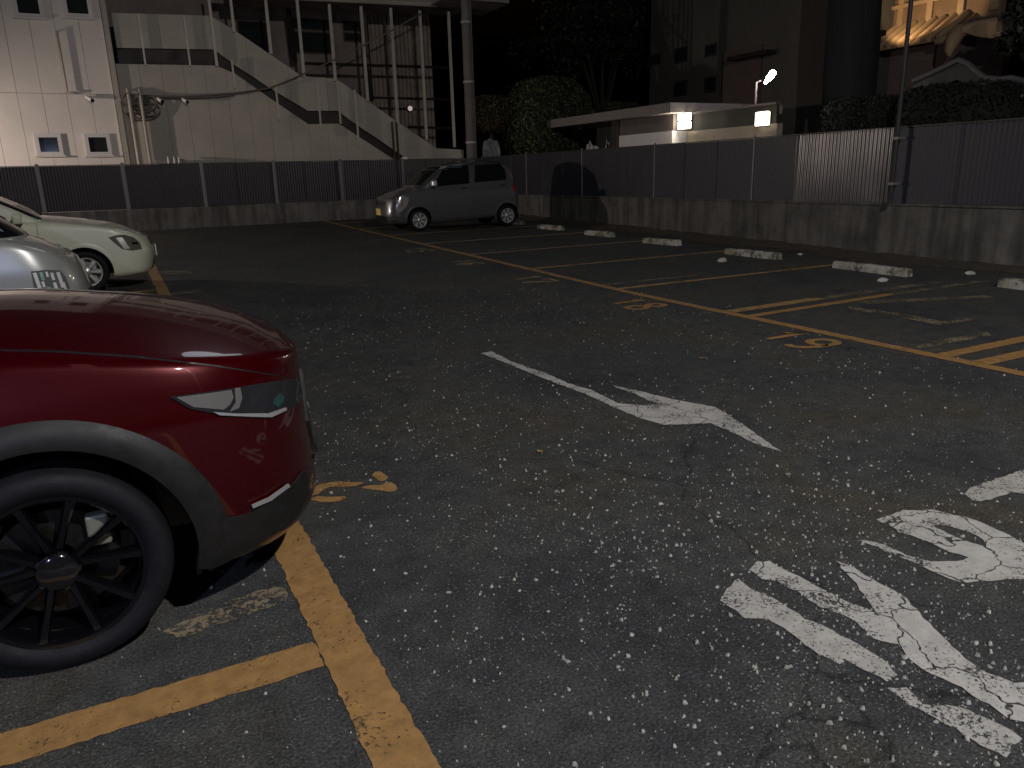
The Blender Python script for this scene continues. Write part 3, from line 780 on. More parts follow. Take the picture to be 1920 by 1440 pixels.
def sag(a, b_, s, n=14): return [a.lerp(b_, i/n)-Vector((0, 0, s*4*(i/n)*(1-i/n))) for i in range(n+1)]
cable('overhead_cable', sag(ony(245, 178, BY-.2), ony(505, 165, BY-.2), .12)+sag(ony(507, 165, BY-.2), ony(790, 25, BY-.4), .1)[1:], .022, 'thin cable from the tangle across the stair to the roof beam')
cable('overhead_cable', sag(ony(270, 182, BY-.14), ony(440, 178, BY-.14), .05), .03, 'short cable run above the two cameras')
t = thing('air_conditioner', (2.0, BY-.4, zg(BY)), 'small wall unit with pale pipes just above the fence', 'air conditioner')
c = ony(318, 303, BY-.35); MB().span((c.x-.42, BY-.6, c.z-.6), (c.x+.42, BY-.2, c.z+.07)).build('casing', M('grey_case', (.20, .18, .17), .5), t, bevel=.015)
MB().span((c.x-.38, BY-.55, zg(BY)-.02), (c.x+.38, BY-.25, c.z-.6)).build('stand', steel, t)
for dx in (-.05, .12, .25): MB().tube([(c.x+dx, BY-.62, c.z-.2), (c.x+dx, BY-.64, c.z+.1), (c.x+dx+.02, BY-.3, c.z+.14)], .028, 8).build('pipe', wcam, t)

# utility pole
pa, pb = ony(872, 0, 25.6), ony(884, 290, 25.6)
x = (pa.x+pb.x)/2
t = thing('utility_pole', (x, 25.6, zg(25.6)), 'grey concrete utility pole at the right end of the cream building', 'utility pole')
MB().tube([(x, 25.6, zg(25.6)-.1), (x, 25.6, 11.5)], [.175, .14], 16).build('pole_shaft', M('pole_concrete', (.13, .115, .11), .8, 0, .2, 1.5), t, smooth=50)
for z in (2.6, 4.6, 6.5): MB().lathe([(.18, 0), (.19, .01), (.19, .06), (.18, .07)], (x, 25.6, z), 'z', 16).build('pole_band', whitep, t)
MB().tube([(x+.2, 25.62, zg(25.6)), (x+.19, 25.62, 7.4)], .03, 6).build('conduit', cabm, t)
MB().span((x-.9, 25.52, 9.2), (x+.9, 25.62, 9.32)).build('crossarm', whitep, t)

# ================================================================== LAMPS OF THE LOT
def lamp_post(loc, head, lab, tall):
    t = thing('street_lamp', (loc[0], loc[1], zg(loc[1])), lab, 'lamp')
    gm_ = M('lamp_grey_metal', (.25, .25, .25), .5, .6)
    MB().tube([(loc[0], loc[1], zg(loc[1])-.02), (loc[0], loc[1], head.z+.35)], [.07, .05], 12).build('post_shaft', gm_, t, smooth=50)
    MB().tube([(loc[0], loc[1], head.z+.33), (head.x, head.y, head.z+.30)], .03, 8).build('arm', gm_, t)
    b = MB(); b.lathe([(0, .26), (.10, .25), (.30, .15), (.36, .10), (.35, .10), (.29, .135), (.09, .235), (0, .245)], head, 'z', 24); b.build('lamp_shade', gm_, t, smooth=True)
    return t
lamp_post((LAMP_NEAR.x+.9, LAMP_NEAR.y-.8), LAMP_NEAR, 'tall street lamp behind the photographer', True)
lamp_post((LAMP_BLUE.x-.5, LAMP_BLUE.y-.3), LAMP_BLUE, 'short bluish lamp behind the red car', False)
lamp_post((LAMP_LEFT.x-.4, LAMP_LEFT.y+.02), LAMP_LEFT, 'yard lamp at the far left corner of the lot', False)

# ================================================================== BEYOND THE RIGHT FENCE
gx = 15.5
greyf = M('pale_grey_fascia', (.24, .21, .20), .7, 0, .12); greyw = M('mid_grey_render', (.14, .12, .115), .8, 0, .15); whitew = M('white_render', (.74, .71, .70), .6, 0, .06)
hb = thing('flat_roof_house', (gx+2, 21, zg(21)), 'low flat roofed house with grey fascia and white wall band beyond the fence', 'house')
def xbox(name, pa, pb, x0, x1, mat, parent, zmin=None):
    a, c = onx(*pa, x0), onx(*pb, x0); z0, z1 = sorted((a.z, c.z)); y0, y1 = sorted((a.y, c.y))
    if zmin is not None: z0 = zmin
    return MB().span((x0, y0, z0), (x1, y1, z1)).build(name, mat, parent)
f0, f1 = onx(1050, 245, gx-.5), onx(1257, 198, gx-.5)
MB().span((gx-.5, f1.y, 3.14), (gx+4, f0.y+2.5, 3.42)).build('roof', greyf, hb)
w0, w1 = onx(1162, 268, gx), onx(1262, 246, gx)
MB().span((gx, w1.y, 2.66), (gx+3.5, w0.y, 3.13)).build('upper_wall', greyw, hb)  # grey tone of this band includes the shade under the roof
MB().span((gx-.03, w1.y, .2), (gx+3.5, w0.y, 2.655)).build('lower_wall', whitew, hb)
MB().span((gx-.1, w0.y+.05, .2), (gx+.15, w0.y+.35, 3.13)).build('column', M('dark_column', (.05, .035, .035), .7), hb)
MB().span((gx+1.6, w0.y+.36, .2), (gx+1.7, f0.y+2, 3.13)).build('porch_wall', M('dark_porch', (.05, .05, .045), .8), hb)
# white screen pieces under the porch
for k in range(6):
    y = w0.y+.45+k*.40; sl_ = .22*math.sin(k*2.3)
    MB().prism([(gx+.3, y, 1.5), (gx+.3, y+.24, 1.5), (gx+.3, y+.24+sl_, 2.5+.12*math.sin(k*1.9)), (gx+.3, y+sl_, 2.42+.16*math.cos(k*2.7))], (.04, 0, 0)).build('screen_slat', M('white_screen', (.5, .48, .48), .5), hb)
# gate wall with two lanterns and a flood lamp
gw = thing('gate_wall', (gx+.4, 17, zg(17)), 'low pale wall with dark panel between the two lit lanterns', 'wall')
q0, q1 = onx(1300, 242, gx+.3), onx(1446, 240, gx+.3)
MB().span((gx+.3, q1.y-.2, .2), (gx+.5, q0.y+.25, 2.62)).build('wall_body', M('dim_cream_render', (.34, .29, .23), .8), gw)
MB().span((gx+.36, q1.y-.1, 2.622), (gx+.44, q0.y+.25, 3.1)).build('dark_panel', M('dark_panel_board', (.035, .033, .028), .8), gw)
MB().span((gx+.32, q1.y-.1, 3.102), (gx+.48, q0.y+.25, 3.16)).build('coping', greyw, gw)
def lantern(px0, py0, px1, py1, lab, es, two):
    a, c = onx(px0, py1, gx+.15), onx(px1, py0, gx+.15); y0, y1 = c.y, a.y
    t = thing('wall_lantern', (gx+.15, (y0+y1)/2, a.z-.02), lab, 'lantern', 'lit lanterns on the gate wall')
    em = M('lantern_glow_%d' % es, (.9, .85, .75), .5, 0, 0, emit=(1., .90, .72), es=es)
    fm = M('lantern_frame', (.03, .03, .03), .5)
    if two:
        zm = (a.z+c.z)/2
        MB().span((gx+.02, y0, a.z), (gx+.14, y1, zm-.015)).build('glass_shade', em, t, bevel=.03); MB().span((gx+.02, y0, zm+.015), (gx+.14, y1, c.z)).build('glass_shade', em, t, bevel=.03)
    else: MB().span((gx+.02, y0, a.z), (gx+.14, y1, c.z)).build('glass_shade', em, t, bevel=.03)
    MB().span((gx+.05, y0+.04, a.z-.03), (gx+.12, y1-.04, c.z+.03)).build('lantern_frame', fm, t)
    MB().span((gx+.139, (y0+y1)/2-.06, a.z+.02), (gx+.31, (y0+y1)/2+.06, c.z-.02)).build('wall_plate', fm, t)
    point_light('lantern_light', (gx-.05, (y0+y1)/2, (a.z+c.z)/2), es*5.0, (1., .86, .68), .12)
lantern(1276, 211, 1298, 243, 'bright two part lantern left of the dark panel', 7, True)
lantern(1421, 208, 1446, 237, 'bright square lantern right of the dark panel', 3, False)
p = onx(1443, 145, gx+.6)
t = thing('flood_lamp', (gx+.42, p.y+.28, 3.16), 'bright white flood lamp tilted on a thin post above the gate wall', 'lamp')
MB().tube([(gx+.42, p.y+.28, 3.16), (gx+.42, p.y+.28, p.z-.1), (gx+.5, p.y+.2, p.z-.06)], .025, 8).build('post_shaft', greyw, t)
lam = Vector((0, -.75, .62)).normalized()
b = MB(); b.tube([p-lam*.2, p-lam*.1, p+lam*.05, p+lam*.17, p+lam*.2], [.03, .055, .085, .085, .05], 14); b.build('lamp_head', M('flood_glow', (1, 1, 1), .5, 0, 0, emit=(1., .95, .93), es=60), t, smooth=True)
point_light('flood_light', p-Vector((.3, 0, .1)), 18, (1., .95, .9), .1)

# grey block behind, with windows
gbx = 24.0
gb = thing('apartment_block', (gbx+3, 27, zg(27)), 'dim grey block with small dark windows behind the lanterns', 'building')
gbm = M('dim_grey_render', (.10, .092, .08), .85, 0, .2, .5)
a, c = onx(1232, 70, gbx), onx(1560, 230, gbx)
MB().span((gbx, c.y, 0), (gbx+7, a.y+.5, 14)).build('wall', gbm, gb)
MB().span((gbx-.15, onx(1432, 100, gbx).y, 0), (gbx-.002, onx(1362, 100, gbx).y, 6.2)).build('bay', M('dim_pink_render', (.11, .075, .07), .85), gb)
for x0, y0, x1, y1 in ((1265, 86, 1290, 120), (1265, 150, 1290, 182), (1323, 80, 1345, 108), (1322, 142, 1344, 175), (1215, 100, 1240, 125)):
    a, c = onx(x0, y1, gbx), onx(x1, y0, gbx)
    w_ = MB().span((gbx-.05, c.y, a.z), (gbx-.003, a.y, c.z)).build('window', M('dark_window_trim', (.03, .028, .026), .6), gb); MB().span((gbx-.07, c.y+.08, a.z+.08), (gbx-.051, a.y-.08, c.z-.08)).build('pane', glass, w_)
b = MB(); a, c = onx(1366, 97, gbx-.6), onx(1440, 82, gbx-.6); MB().span((gbx-.7, c.y, c.z-.35), (gbx-.16, a.y, c.z-.2)).build('canopy', steel, gb)
# broad dark tree trunk between the block and the temple
a, c = onx(1554, 200, 21.5), onx(1634, 200, 21.5); ty_ = (a.y+c.y)/2; tr_ = (a.y-c.y)*.5
bt = thing('broad_tree', (21.5, ty_, zg(27)), 'broad black tree trunk left of the lit temple roof', 'tree')
b = MB(); nr_ = 28; zs_ = [zg(27)-.2, .8, 1.6, 3, 4.5, 6, 8, 10, 12]
for i_, z in enumerate(zs_):
    rr = tr_*(1.25 if i_ == 0 else 1.12 if i_ == 1 else 1.0-.006*z)
    for k in range(nr_):
        t_ = 2*math.pi*k/nr_; q_ = rr*(1+.05*math.sin(5*t_+z*.4)+.03*math.sin(11*t_-z)+rnd.uniform(-.015, .015)); b.v.append((21.5+q_*math.cos(t_)*.9, ty_+.02*z+q_*math.sin(t_), z))
for i_ in range(len(zs_)-1):
    for k in range(nr_): b.f.append((i_*nr_+k, i_*nr_+(k+1) % nr_, (i_+1)*nr_+(k+1) % nr_, (i_+1)*nr_+k))
b.build('trunk', M('black_bark', (.014, .014, .016), .9, 0, .4, 5, .9, 9, stretch=(3, 3, .6)), bt, smooth=True)
lb = MB()
for k in range(9):
    a_ = k*2.4; e_ = Vector((21.5+2.6*math.cos(a_), ty_+2.6*math.sin(a_), 11.2+.4*math.sin(k*1.7)))
    lb.tube([(21.5, ty_+.2, 9+.25*k), (21.5+1.3*math.cos(a_), ty_+1.3*math.sin(a_), 10.4), e_], [.22, .14, .05], 7)
lb.build('limb', M('black_bark', (.014, .014, .016), .9), bt)
# temple roof, floodlit
dk = M('near_black_metal', (.010, .011, .014), .8)
tx = 25.5
tp = thing('temple_hall', (tx+3, 17, zg(27)), 'floodlit tan temple with round roof tiles at the top right', 'temple')
tan = M('tan_roof_tile', (.42, .29, .17), .6, 0, .2, 2); tanw = M('brown_temple_wall', (.22, .14, .085), .8, 0, .25, 1.2); pinkw = M('dim_plaster', (.12, .085, .08), .85, 0, .1)
ya, yb = onx(1636, 90, tx).y, onx(1765, 105, tx).y
ez = onx(1640, 94, tx).z
MB().span((tx+1.0, yb-1.5, 0), (tx+1.3, ya+4, ez+.6)).build('wall', pinkw, tp)
MB().prism([(tx, yb-.2, ez-.06), (tx, ya+4, ez-.06), (tx+1.3, ya+4, ez+.72), (tx+1.3, yb-.2, ez+.72)], (0, 0, .1)).build('roof_bed', tanw, tp)
n = 22; sp = (ya-yb)/7.2; r0 = None
for k in range(n):
    y = yb+.15+k*sp
    if y > ya+4: break
    if r0 is None:
        b = MB(); b.tube([(0, 0, 0), (.04, 0, .02), (1.3, 0, .80)], [.10, .115, .115], 12); r0 = b.build('roof_tile', tan, tp, local=True, smooth=40); o = r0
    else: o = inst(r0, (0, 0, 0), tp)
    o.location = Vector((tx-.05, y, ez+.06))-tp.location
MB().span((tx+1.3, yb-1.0, ez+.5), (tx+1.55, ya+4, ez+6)).build('upper_wall', tanw, tp)
for k in range(7):
    y = yb-.8+k*1.15; MB().span((tx+1.2, y-.11, ez+.8), (tx+1.299, y+.11, ez+6)).build('wall_post', tan, tp)
MB().span((tx+1.15, yb-1.0, ez+1.45), (tx+1.195, ya+4, ez+1.58)).build('tie_beam', tan, tp)
# descending ridge with its end ornament and the curved verge
P3 = lambda q, x: tuple(onx(*q, x))
MB().tube([P3((1779, 106), tx-.3), P3((1780, 96), tx-.3), P3((1785, 80), tx-.2), P3((1792, 66), tx), P3((1800, 56), tx+.3)], [.05, .16, .22, .26, .2], 12).build('ridge_end', tan, tp, smooth=50)
MB().tube([P3((1755, 78), tx), P3((1775, 72), tx), P3((1800, 60), tx+.1), P3((1830, 50), tx+.4), P3((1868, 42), tx+.8)], [.10, .15, .19, .19, .16], 12).build('ridge', tan, tp, smooth=50)
MB().prism([P3((1806, 60), tx), P3((1830, 68), tx), P3((1858, 72), tx), P3((1890, 64), tx), P3((1884, 58), tx), P3((1868, 60), tx), P3((1868, 40), tx), P3((1830, 45), tx)], (.3, 0, 0)).build('verge_board', tan, tp)
spot_light('temple_flood', (tx-1.25, yb+1.3, ez+.42), (tx+1.3, yb+1.4, ez+1.45), 240, (1., .70, .38), 84, .12, .35)
b = MB(); b.box((tx-1.45, yb+1.3, ez+.28), (.24, .24, .16)); t = thing('temple_flood_lamp', (tx-1.45, yb+1.3, zg(27)), 'flood lamp on a stand facing the temple', 'lamp')
b.build('lamp_case', dk, t); MB().tube([(tx-1.45, yb+1.3, zg(27)), (tx-1.45, yb+1.3, ez+.2)], .03, 8).build('stand', dk, t)
# small gate roof and hedges in front of the temple
gt_ = thing('gate_roof', (19.5, 13, zg(27)), 'dark little gate roof with pale ridge lines before the temple', 'gate')
rm = M('grey_ridge', (.085, .085, .082), .7); dgm = M('dark_roof', (.007, .0075, .009), .6)
rx = 19.0
pts = [(1712, 152), (1745, 138), (1778, 122), (1797, 112), (1815, 120), (1835, 138), (1848, 146), (1872, 149), (1895, 146), (1930, 154)]
MB().tube([P3(q, rx) for q in pts], .07, 8).build('ridge', rm, gt_, smooth=50)
for q0, q1, d in zip(pts[:-1], pts[1:], range(20)):
    a, c = onx(*q0, rx), onx(*q1, rx)
    MB().prism([(rx+.02, a.y, a.z-.03), (rx+.02, c.y, c.z-.03), (rx+.02, c.y, c.z-.45), (rx+.02, a.y, a.z-.45)], (1.6, 0, -.35)).build('roof_slope', dgm, gt_)
for q in (1735, 1855):
    a = onx(q, 160, rx+.7); MB().span((rx+.6, a.y-.1, zg(27)), (rx+.8, a.y+.1, a.z)).build('gate_post', dgm, gt_)
a, c = onx(1884, 215, 18.5), onx(1960, 172, 18.5)
o = MB().span((18.5, c.y-3, zg(27)-.1), (18.7, a.y, c.z)).build('plaster_wall', M('tan_plaster', (.36, .28, .21), .8), None); o['label'] = 'short tan plaster wall at the right edge above the fence'; o['category'] = 'wall'
# thin pole standing against the fence
a, c = onx(1702, 0, WX-.12), onx(1676, 372, WX-.12); y = (a.y+c.y)/2
t = thing('lamp_pole', (WX-.12, y, .90), 'thin dark pole standing against the blue fence', 'pole')
MB().tube([(WX-.12, y, .90), (WX-.12, y, 6.4)], .035, 10).build('pole_shaft', M('dark_pole', (.022, .019, .018), .6, .2), t, smooth=50)
for z in (1.2, 1.9): MB().span((WX-.16, y-.05, z), (WX+.035, y+.05, z+.04)).build('clamp', A['post'], t)

# ================================================================== PLANTS
def leafmat(name, col):
    mt, nt, b = newmat(name); L = nt.links.new
    gi = N(nt, 'NewGeometry'); r = ramp(nt, gi.outputs['Random Per Island'], [(0., tuple(c*.5 for c in col)), (.6, col), (1., tuple(c*1.7 for c in col))])
    L(r.outputs[0], b.inputs['Base Color']); b.inputs['Roughness'].default_value = .55 if col[0] > .01 else .9
    return mt
def leaves(name, P, Nn, size, mat, parent, spread=.6):
    n = len(P)
    d = Nn + nrng.normal(0, spread, (n, 3)); d /= np.linalg.norm(d, axis=1)[:, None]
    a = np.cross(d, nrng.normal(0, 1, (n, 3))); a /= np.linalg.norm(a, axis=1)[:, None]; b_ = np.cross(d, a)
    s = size*nrng.uniform(.6, 1.4, n)[:, None]
    V = np.stack([P-a*s, P+b_*s*.45, P+a*s, P-b_*s*.45], 1).reshape(-1, 3)
    V -= np.array(parent.location)
    me = bpy.data.meshes.new(name); me.from_pydata(V.tolist(), [], (np.arange(n*4).reshape(-1, 4)).tolist()); me.materials.append(mat)
    o = bpy.data.objects.new(name, me); COL.objects.link(o); o.parent = parent
    return o
def clipped_shrub(c, rx_, ry_, rz_, zb, mat, label, n=9000, size=.05):
    t = thing('clipped_shrub', (c[0], c[1], zg(27)), label, 'shrub')
    u = nrng.normal(0, 1, (n, 3)); u /= np.linalg.norm(u, axis=1)[:, None]
    k = (nrng.uniform(.86, 1.02, n)+(nrng.uniform(0, 1, n) > .965)*nrng.uniform(0, .10, n))[:, None] + .03*np.sin(u[:, :1]*9)*np.cos(u[:, 2:]*8)
    e = np.sign(u)*np.abs(u)**.8
    P = np.array(c)+e*k*np.array([rx_, ry_, rz_])
    leaves('foliage', P, u, size, mat, t)
    core = MB(); bm = bmesh.new(); bmesh.ops.create_icosphere(bm, subdivisions=3, radius=1)
    core.v = [(c[0]+math.copysign(abs(v.co.x)**.8, v.co.x)*rx_*.88, c[1]+math.copysign(abs(v.co.y)**.8, v.co.y)*ry_*.88, c[2]+math.copysign(abs(v.co.z)**.8, v.co.z)*rz_*.88) for v in bm.verts]
    core.f = [tuple(v.index for v in f.verts) for f in bm.faces]; bm.free()
    core.build('inner_twigs', M('shrub_twigs', (.012, .014, .008), .9), t)
    MB().tube([(c[0], c[1], zg(27)-.1), (c[0], c[1], c[2])], [.14, .09], 8).build('trunk', M('bark', (.05, .04, .03), .9, 0, .3, 6, .6, 20), t)
g1 = leafmat('olive_leaves', (.055, .062, .022)); g2 = leafmat('yellow_leaves', (.065, .052, .018)); g3_ = leafmat('dark_leaves', (.02, .026, .012)); g4_ = leafmat('black_leaves', (.007, .009, .005))
cA = onx(1026, 240, 15.0)
clipped_shrub(tuple(ony(1027, 232, 27.3)), 1.72, 1.6, 1.72, 0, g1, 'big round clipped shrub behind the back corner of the fence', 14000, .06)
clipped_shrub(tuple(ony(920, 215, 28.6)), .95, .9, .72, 0, g2, 'yellowish shrub left of the big round shrub', 5000, .06)
clipped_shrub(tuple(ony(1160, 225, 31)), 1.35, 1.2, .8, 0, g1, 'low rounded shrub right of the big round shrub', 6000, .06)
o = None
q = ony(921, 275, 27.2)
t = thing('dust_sheet', (q.x, 27.2, q.z-.9), 'crumpled pale sheet hanging beneath the yellowish shrub', 'sheet')
b = MB(); nn = 9
for i in range(nn):
    for j in range(nn):
        u, v = i/(nn-1), j/(nn-1); b.v.append((q.x-.34+.68*u, 27.2+.08*math.sin(u*9+v*4), q.z-.45+.75*v*(1-.35*abs(u-.45))+.03*math.sin(u*17)))
for i in range(nn-1):
    for j in range(nn-1): b.f.append((i*nn+j, (i+1)*nn+j, (i+1)*nn+j+1, i*nn+j+1))
b.build('cloth', M('pale_sheet', (.22, .23, .24), .8), t, smooth=True)
MB().tube([(q.x, 27.3, zg(27)), (q.x, 27.3, q.z+.2)], .04, 6).build('stake', steel, t)
def tree(x, y, H, cr_, zc, label, mat, n=7000, size=.11, lean=0.):
    t = thing('dark_tree', (x, y, zg(27)), label, 'tree', 'trees against the night sky')
    tr = MB(); tr.tube([(x, y, zg(27)-.2), (x+lean*.5, y, H*.4), (x+lean, y, H*.85)], [.22, .16, .06], 10)
    C = []
    for k in range(9):
        a = rnd.uniform(0, 6.28); rr = cr_*rnd.uniform(.35, .95); c = Vector((x+lean+rr*math.cos(a), y+rr*math.sin(a), zc+rnd.uniform(-.5, .6)*cr_)); C.append(c)
        tr.tube([(x+lean*.6, y, H*.45), ((x+lean+c.x)/2, (y+c.y)/2, (H*.45+c.z)/2+.3), c], [.08, .05, .02], 6)
    tr.build('trunk', M('bark', (.05, .04, .03), .9), t)
    Ps, Ns = [], []
    for c in C+[Vector((x+lean, y, zc))]:
        for _ in range(5):
            cc = np.array(c)+nrng.normal(0, cr_*.22, 3); m_ = n//50
            u = nrng.normal(0, 1, (m_, 3)); u /= np.linalg.norm(u, axis=1)[:, None]
            Ps.append(cc+u*nrng.uniform(.3, 1, m_)[:, None]**.5*cr_*.34*np.array([1, 1, .7])); Ns.append(u+np.array([0, 0, .5]))
    leaves('crown', np.concatenate(Ps), np.concatenate(Ns), size, mat, t, .9)
for px, py, Y, cr_, lab, mt in ((1130, 60, 36, 3.2, 'dark leafy tree behind the big round shrub', g3_), (1280, 30, 33, 2.6, 'dark leafy tree hanging over the grey block', g3_), (1440, 20, 27, 2.0, 'dim green branches above the flood lamp', leafmat('dim_leaves', (.05, .055, .03)))):
    c = ony(px, py, Y); tree(c.x, Y, c.z, cr_, c.z, lab, mt)
c = onx(1985, 30, 20.5); tree(c.x, c.y, c.z, 1.1, c.z, 'dark green tree at the top right corner beside the temple', g3_, 6000, .1)
for k, (px, py, X, r_) in enumerate(((1600, 205, 17.5, .75), (1660, 200, 17.6, .7), (1760, 190, 17.4, .85), (1835, 190, 17.6, .9))):
    c = onx(px, py, X); t = 'hedge shrub'
    clipped_shrub((c.x, c.y, c.z-.25), r_, r_, r_*.75, 0, g4_, ['black hedge shrub left of the thin pole, farther from it', 'black hedge shrub just left of the thin pole', 'black hedge shrub below the little gate roof', 'black hedge shrub beside the tan plaster wall'][k], 2500, .06)

u_ = nrng.normal(0, 1, (9000, 3)); u_ /= np.linalg.norm(u_, axis=1)[:, None]
cl_ = np.array([21.5, bt.location.y, 11.0])+nrng.normal(0, 1, (60, 3))*np.array([2.0, 2.4, .8])
leaves('crown', cl_[nrng.integers(0, 60, 9000)]+u_*nrng.uniform(.2, .9, 9000)[:, None], u_+np.array([0, 0, .4]), .10, g3_, bt, .9)

# ================================================================== CARS
def curve(pts):
    X_ = np.array([p[0] for p in pts], float); Y_ = np.array([p[1] for p in pts], float)
    o = np.argsort(X_); X_, Y_ = X_[o], Y_[o]
    d = np.diff(Y_)/np.diff(X_); m_ = np.zeros(len(X_)); m_[0], m_[-1] = d[0], d[-1]
    for i in range(1, len(X_)-1): m_[i] = 0 if d[i-1]*d[i] <= 0 else 2*d[i-1]*d[i]/(d[i-1]+d[i])
    def f(x):
        x = min(max(x, X_[0]), X_[-1]); i = min(max(int(np.searchsorted(X_, x))-1, 0), len(X_)-2)
        h = X_[i+1]-X_[i]; t = (x-X_[i])/h
        return (2*t**3-3*t*t+1)*Y_[i]+(t**3-2*t*t+t)*h*m_[i]+(-2*t**3+3*t*t)*Y_[i+1]+(t**3-t*t)*h*m_[i+1]
    return f
class Shell:
    """half body: a belt swept round the plan from tail centre to nose centre, closed above by a crowned deck"""
    def __init__(s, xf, xr, w, zt, zb, crown, af=.6, nf=2.5, ar=.4, nr=3., rt=.05, rows=22, dk=8, NS=90, zref=.6):
        s.xf, s.xr, s.w, s.zt, s.zb, s.cr = (curve(q) for q in (xf, xr, w, zt, zb, crown))
        s.af, s.nf, s.ar, s.nr, s.rt = af, nf, ar, nr, rt
        cols = [('r', t) for t in np.linspace(math.pi/2, .06, 14)] + [('s', t) for t in np.linspace(0, 1, NS)] + [('f', t) for t in np.linspace(.05, math.pi/2, 26)]
        s.V = []; s.F = []; s.row = []
        for kind, t in cols:
            xn = s.pt(kind, t, zref, 0)[0]
            zt_, zb_ = s.zt(xn), s.zb(xn)
            col = []
            for r_ in range(rows+1):
                q = r_/rows; q = q if q < .75 else q
                z = zb_+(zt_-zb_)*(1-(1-q)**1.15)
                d = zt_-z; ins = 0
                if d < rt: ins = rt-math.sqrt(max(0, rt*rt-(rt-d)**2))
                e = z-zb_
                if e < .03: ins += .03-e
                col.append(s.pt(kind, t, z, ins))
            E_ = col[-1]
            for k in range(1, dk+1):
                f = 1-k/dk; y = E_[1]*f
                zs = E_[2]+s.cr(E_[0])*min(1, E_[1]/.35)
                col.append((E_[0], y, zs+(E_[2]-zs)*f**2.2))
            s.V += col; s.row.append(len(col))
        m_ = rows+dk+1; n = len(cols)
        for i in range(n-1):
            for j in range(m_-1): s.F.append((i*m_+j, (i+1)*m_+j, (i+1)*m_+j+1, i*m_+j+1))
        N0 = len(s.V)
        s.V2 = s.V+[(x, -y, z) for x, y, z in s.V]
        s.F2 = s.F+[tuple(i+N0 for i in f)[::-1] for f in s.F]
        s.bvh = BVHTree.FromPolygons([Vector(v) for v in s.V2], s.F2)
    def pt(s, kind, t, z, ins):
        xf, xr, w = s.xf(z)-ins, s.xr(z)+ins, s.w(z)-ins
        if kind == 's': return (xr+s.ar+(xf-s.af-xr-s.ar)*t, w, z)
        c, sn = max(0, math.cos(t)), max(0, math.sin(t))
        if kind == 'f': return (xf-s.af+s.af*sn**(2/s.nf), w*c**(2/s.nf), z)
        return (xr+s.ar-s.ar*sn**(2/s.nr), w*c**(2/s.nr), z)
    def mesh(s, cut=()):
        b = MB(); b.v = list(s.V2)
        for f in s.F2:
            c = [sum(s.V2[i][k] for i in f)/4 for k in range(3)]
            if any(math.hypot(c[0]-x, c[2]-z) < r_ and abs(c[1]) > .35 for x, z, r_ in cut): continue
            b.f.append(f)
        return b
def side_map(sh, sg, off):
    def f(p):
        h = sh.bvh.ray_cast(Vector((p[0], sg*4, p[1])), Vector((0, -sg, 0)))
        if h[0] is None: return None
        n = h[1] if h[1].y*sg > 0 else -h[1]
        return h[0]+n*off, n
    return f
def front_map(sh, sx, off):
    def f(p):
        h = sh.bvh.ray_cast(Vector((sx*8, p[0], p[1])), Vector((-sx, 0, 0)))
        if h[0] is None: return None
        n = h[1] if h[1].x*sx > 0 else -h[1]
        return h[0]+n*off, n
    return f
def px_map(sh, car, off):
    mi = car.matrix_world_inv if hasattr(car, 'matrix_world_inv') else (Matrix.Translation(car.location) @ Matrix.Rotation(car.rotation_euler.z, 4, 'Z')).inverted()
    o = mi @ CAMP
    def f(p):
        d = (mi.to_3x3() @ ray(*p)).normalized()
        h = sh.bvh.ray_cast(o, d)
        if h[0] is None:                       # just past the outline of the body: take the nearest point of its edge
            h0 = sh.bvh.ray_cast(o, (mi.to_3x3() @ ray(p[0]-25, p[1]-25)).normalized())
            if h0[0] is None: return None
            h = sh.bvh.find_nearest(o + d*h0[3])
            if h[0] is None or h[3] > .12: return None
        n = h[1] if h[1].dot(d) < 0 else -h[1]
        return h[0]+n*off, n
    return f
def patch(name, poly, fmap, step, mat, parent, skirt=.012, mirror=False, smooth=True, edge=None):
    """sheet that follows the body inside an outline, with its edge turned down into the body"""
    lp = resample(poly, edge or step*.5)
    xs_ = [p[0] for p in lp]; ys_ = [p[1] for p in lp]
    pts = list(lp); ne = len(lp)
    def inside(x, y):
        c = False
        for i in range(ne):
            x1, y1 = lp[i]; x2, y2 = lp[i-1]
            if (y1 > y) != (y2 > y) and x < (x2-x1)*(y-y1)/(y2-y1)+x1: c = not c
        return c
    for x in np.arange(min(xs_)+step/2, max(xs_), step):
        for y in np.arange(min(ys_)+step/2, max(ys_), step):
            if inside(x, y) and min((x-a)**2+(y-b_)**2 for a, b_ in lp) > (step*.4)**2: pts.append((x, y))
    res = delaunay_2d_cdt([Vector(p) for p in pts], [(i, (i+1) % ne) for i in range(ne)], [], 1, 1e-7)
    hit = [fmap((p.x, p.y)) for p in res[0]]
    b = MB(); idx = {}
    for i, h in enumerate(hit):
        if h: idx[i] = len(b.v); b.v.append(tuple(h[0]))
    cnt = {}
    for f in res[2]:
        if all(i in idx for i in f):
            ps = [hit[i][0] for i in f]
            if max((ps[a]-ps[a-1]).length for a in range(len(ps))) > .35: continue
            b.f.append(tuple(idx[i] for i in f))
            for a in range(len(f)):
                k = tuple(sorted((f[a], f[a-1]))); cnt[k] = cnt.get(k, 0)+1
    dn = {}
    for (i, j), c in cnt.items():
        if c == 1:
            for k in (i, j):
                if k not in dn: dn[k] = len(b.v); b.v.append(tuple(hit[k][0]-hit[k][1]*skirt))
            b.f.append((idx[i], idx[j], dn[j], dn[i]))
    o = b.build(name, mat, parent, local=True, smooth=35 if smooth else False)
    if mirror:
        b2 = MB(); b2.v = [(x, -y, z) for x, y, z in b.v]; b2.f = [f[::-1] for f in b.f]
        b2.build(name, mat, parent, local=True, smooth=35 if smooth else False)
    return o
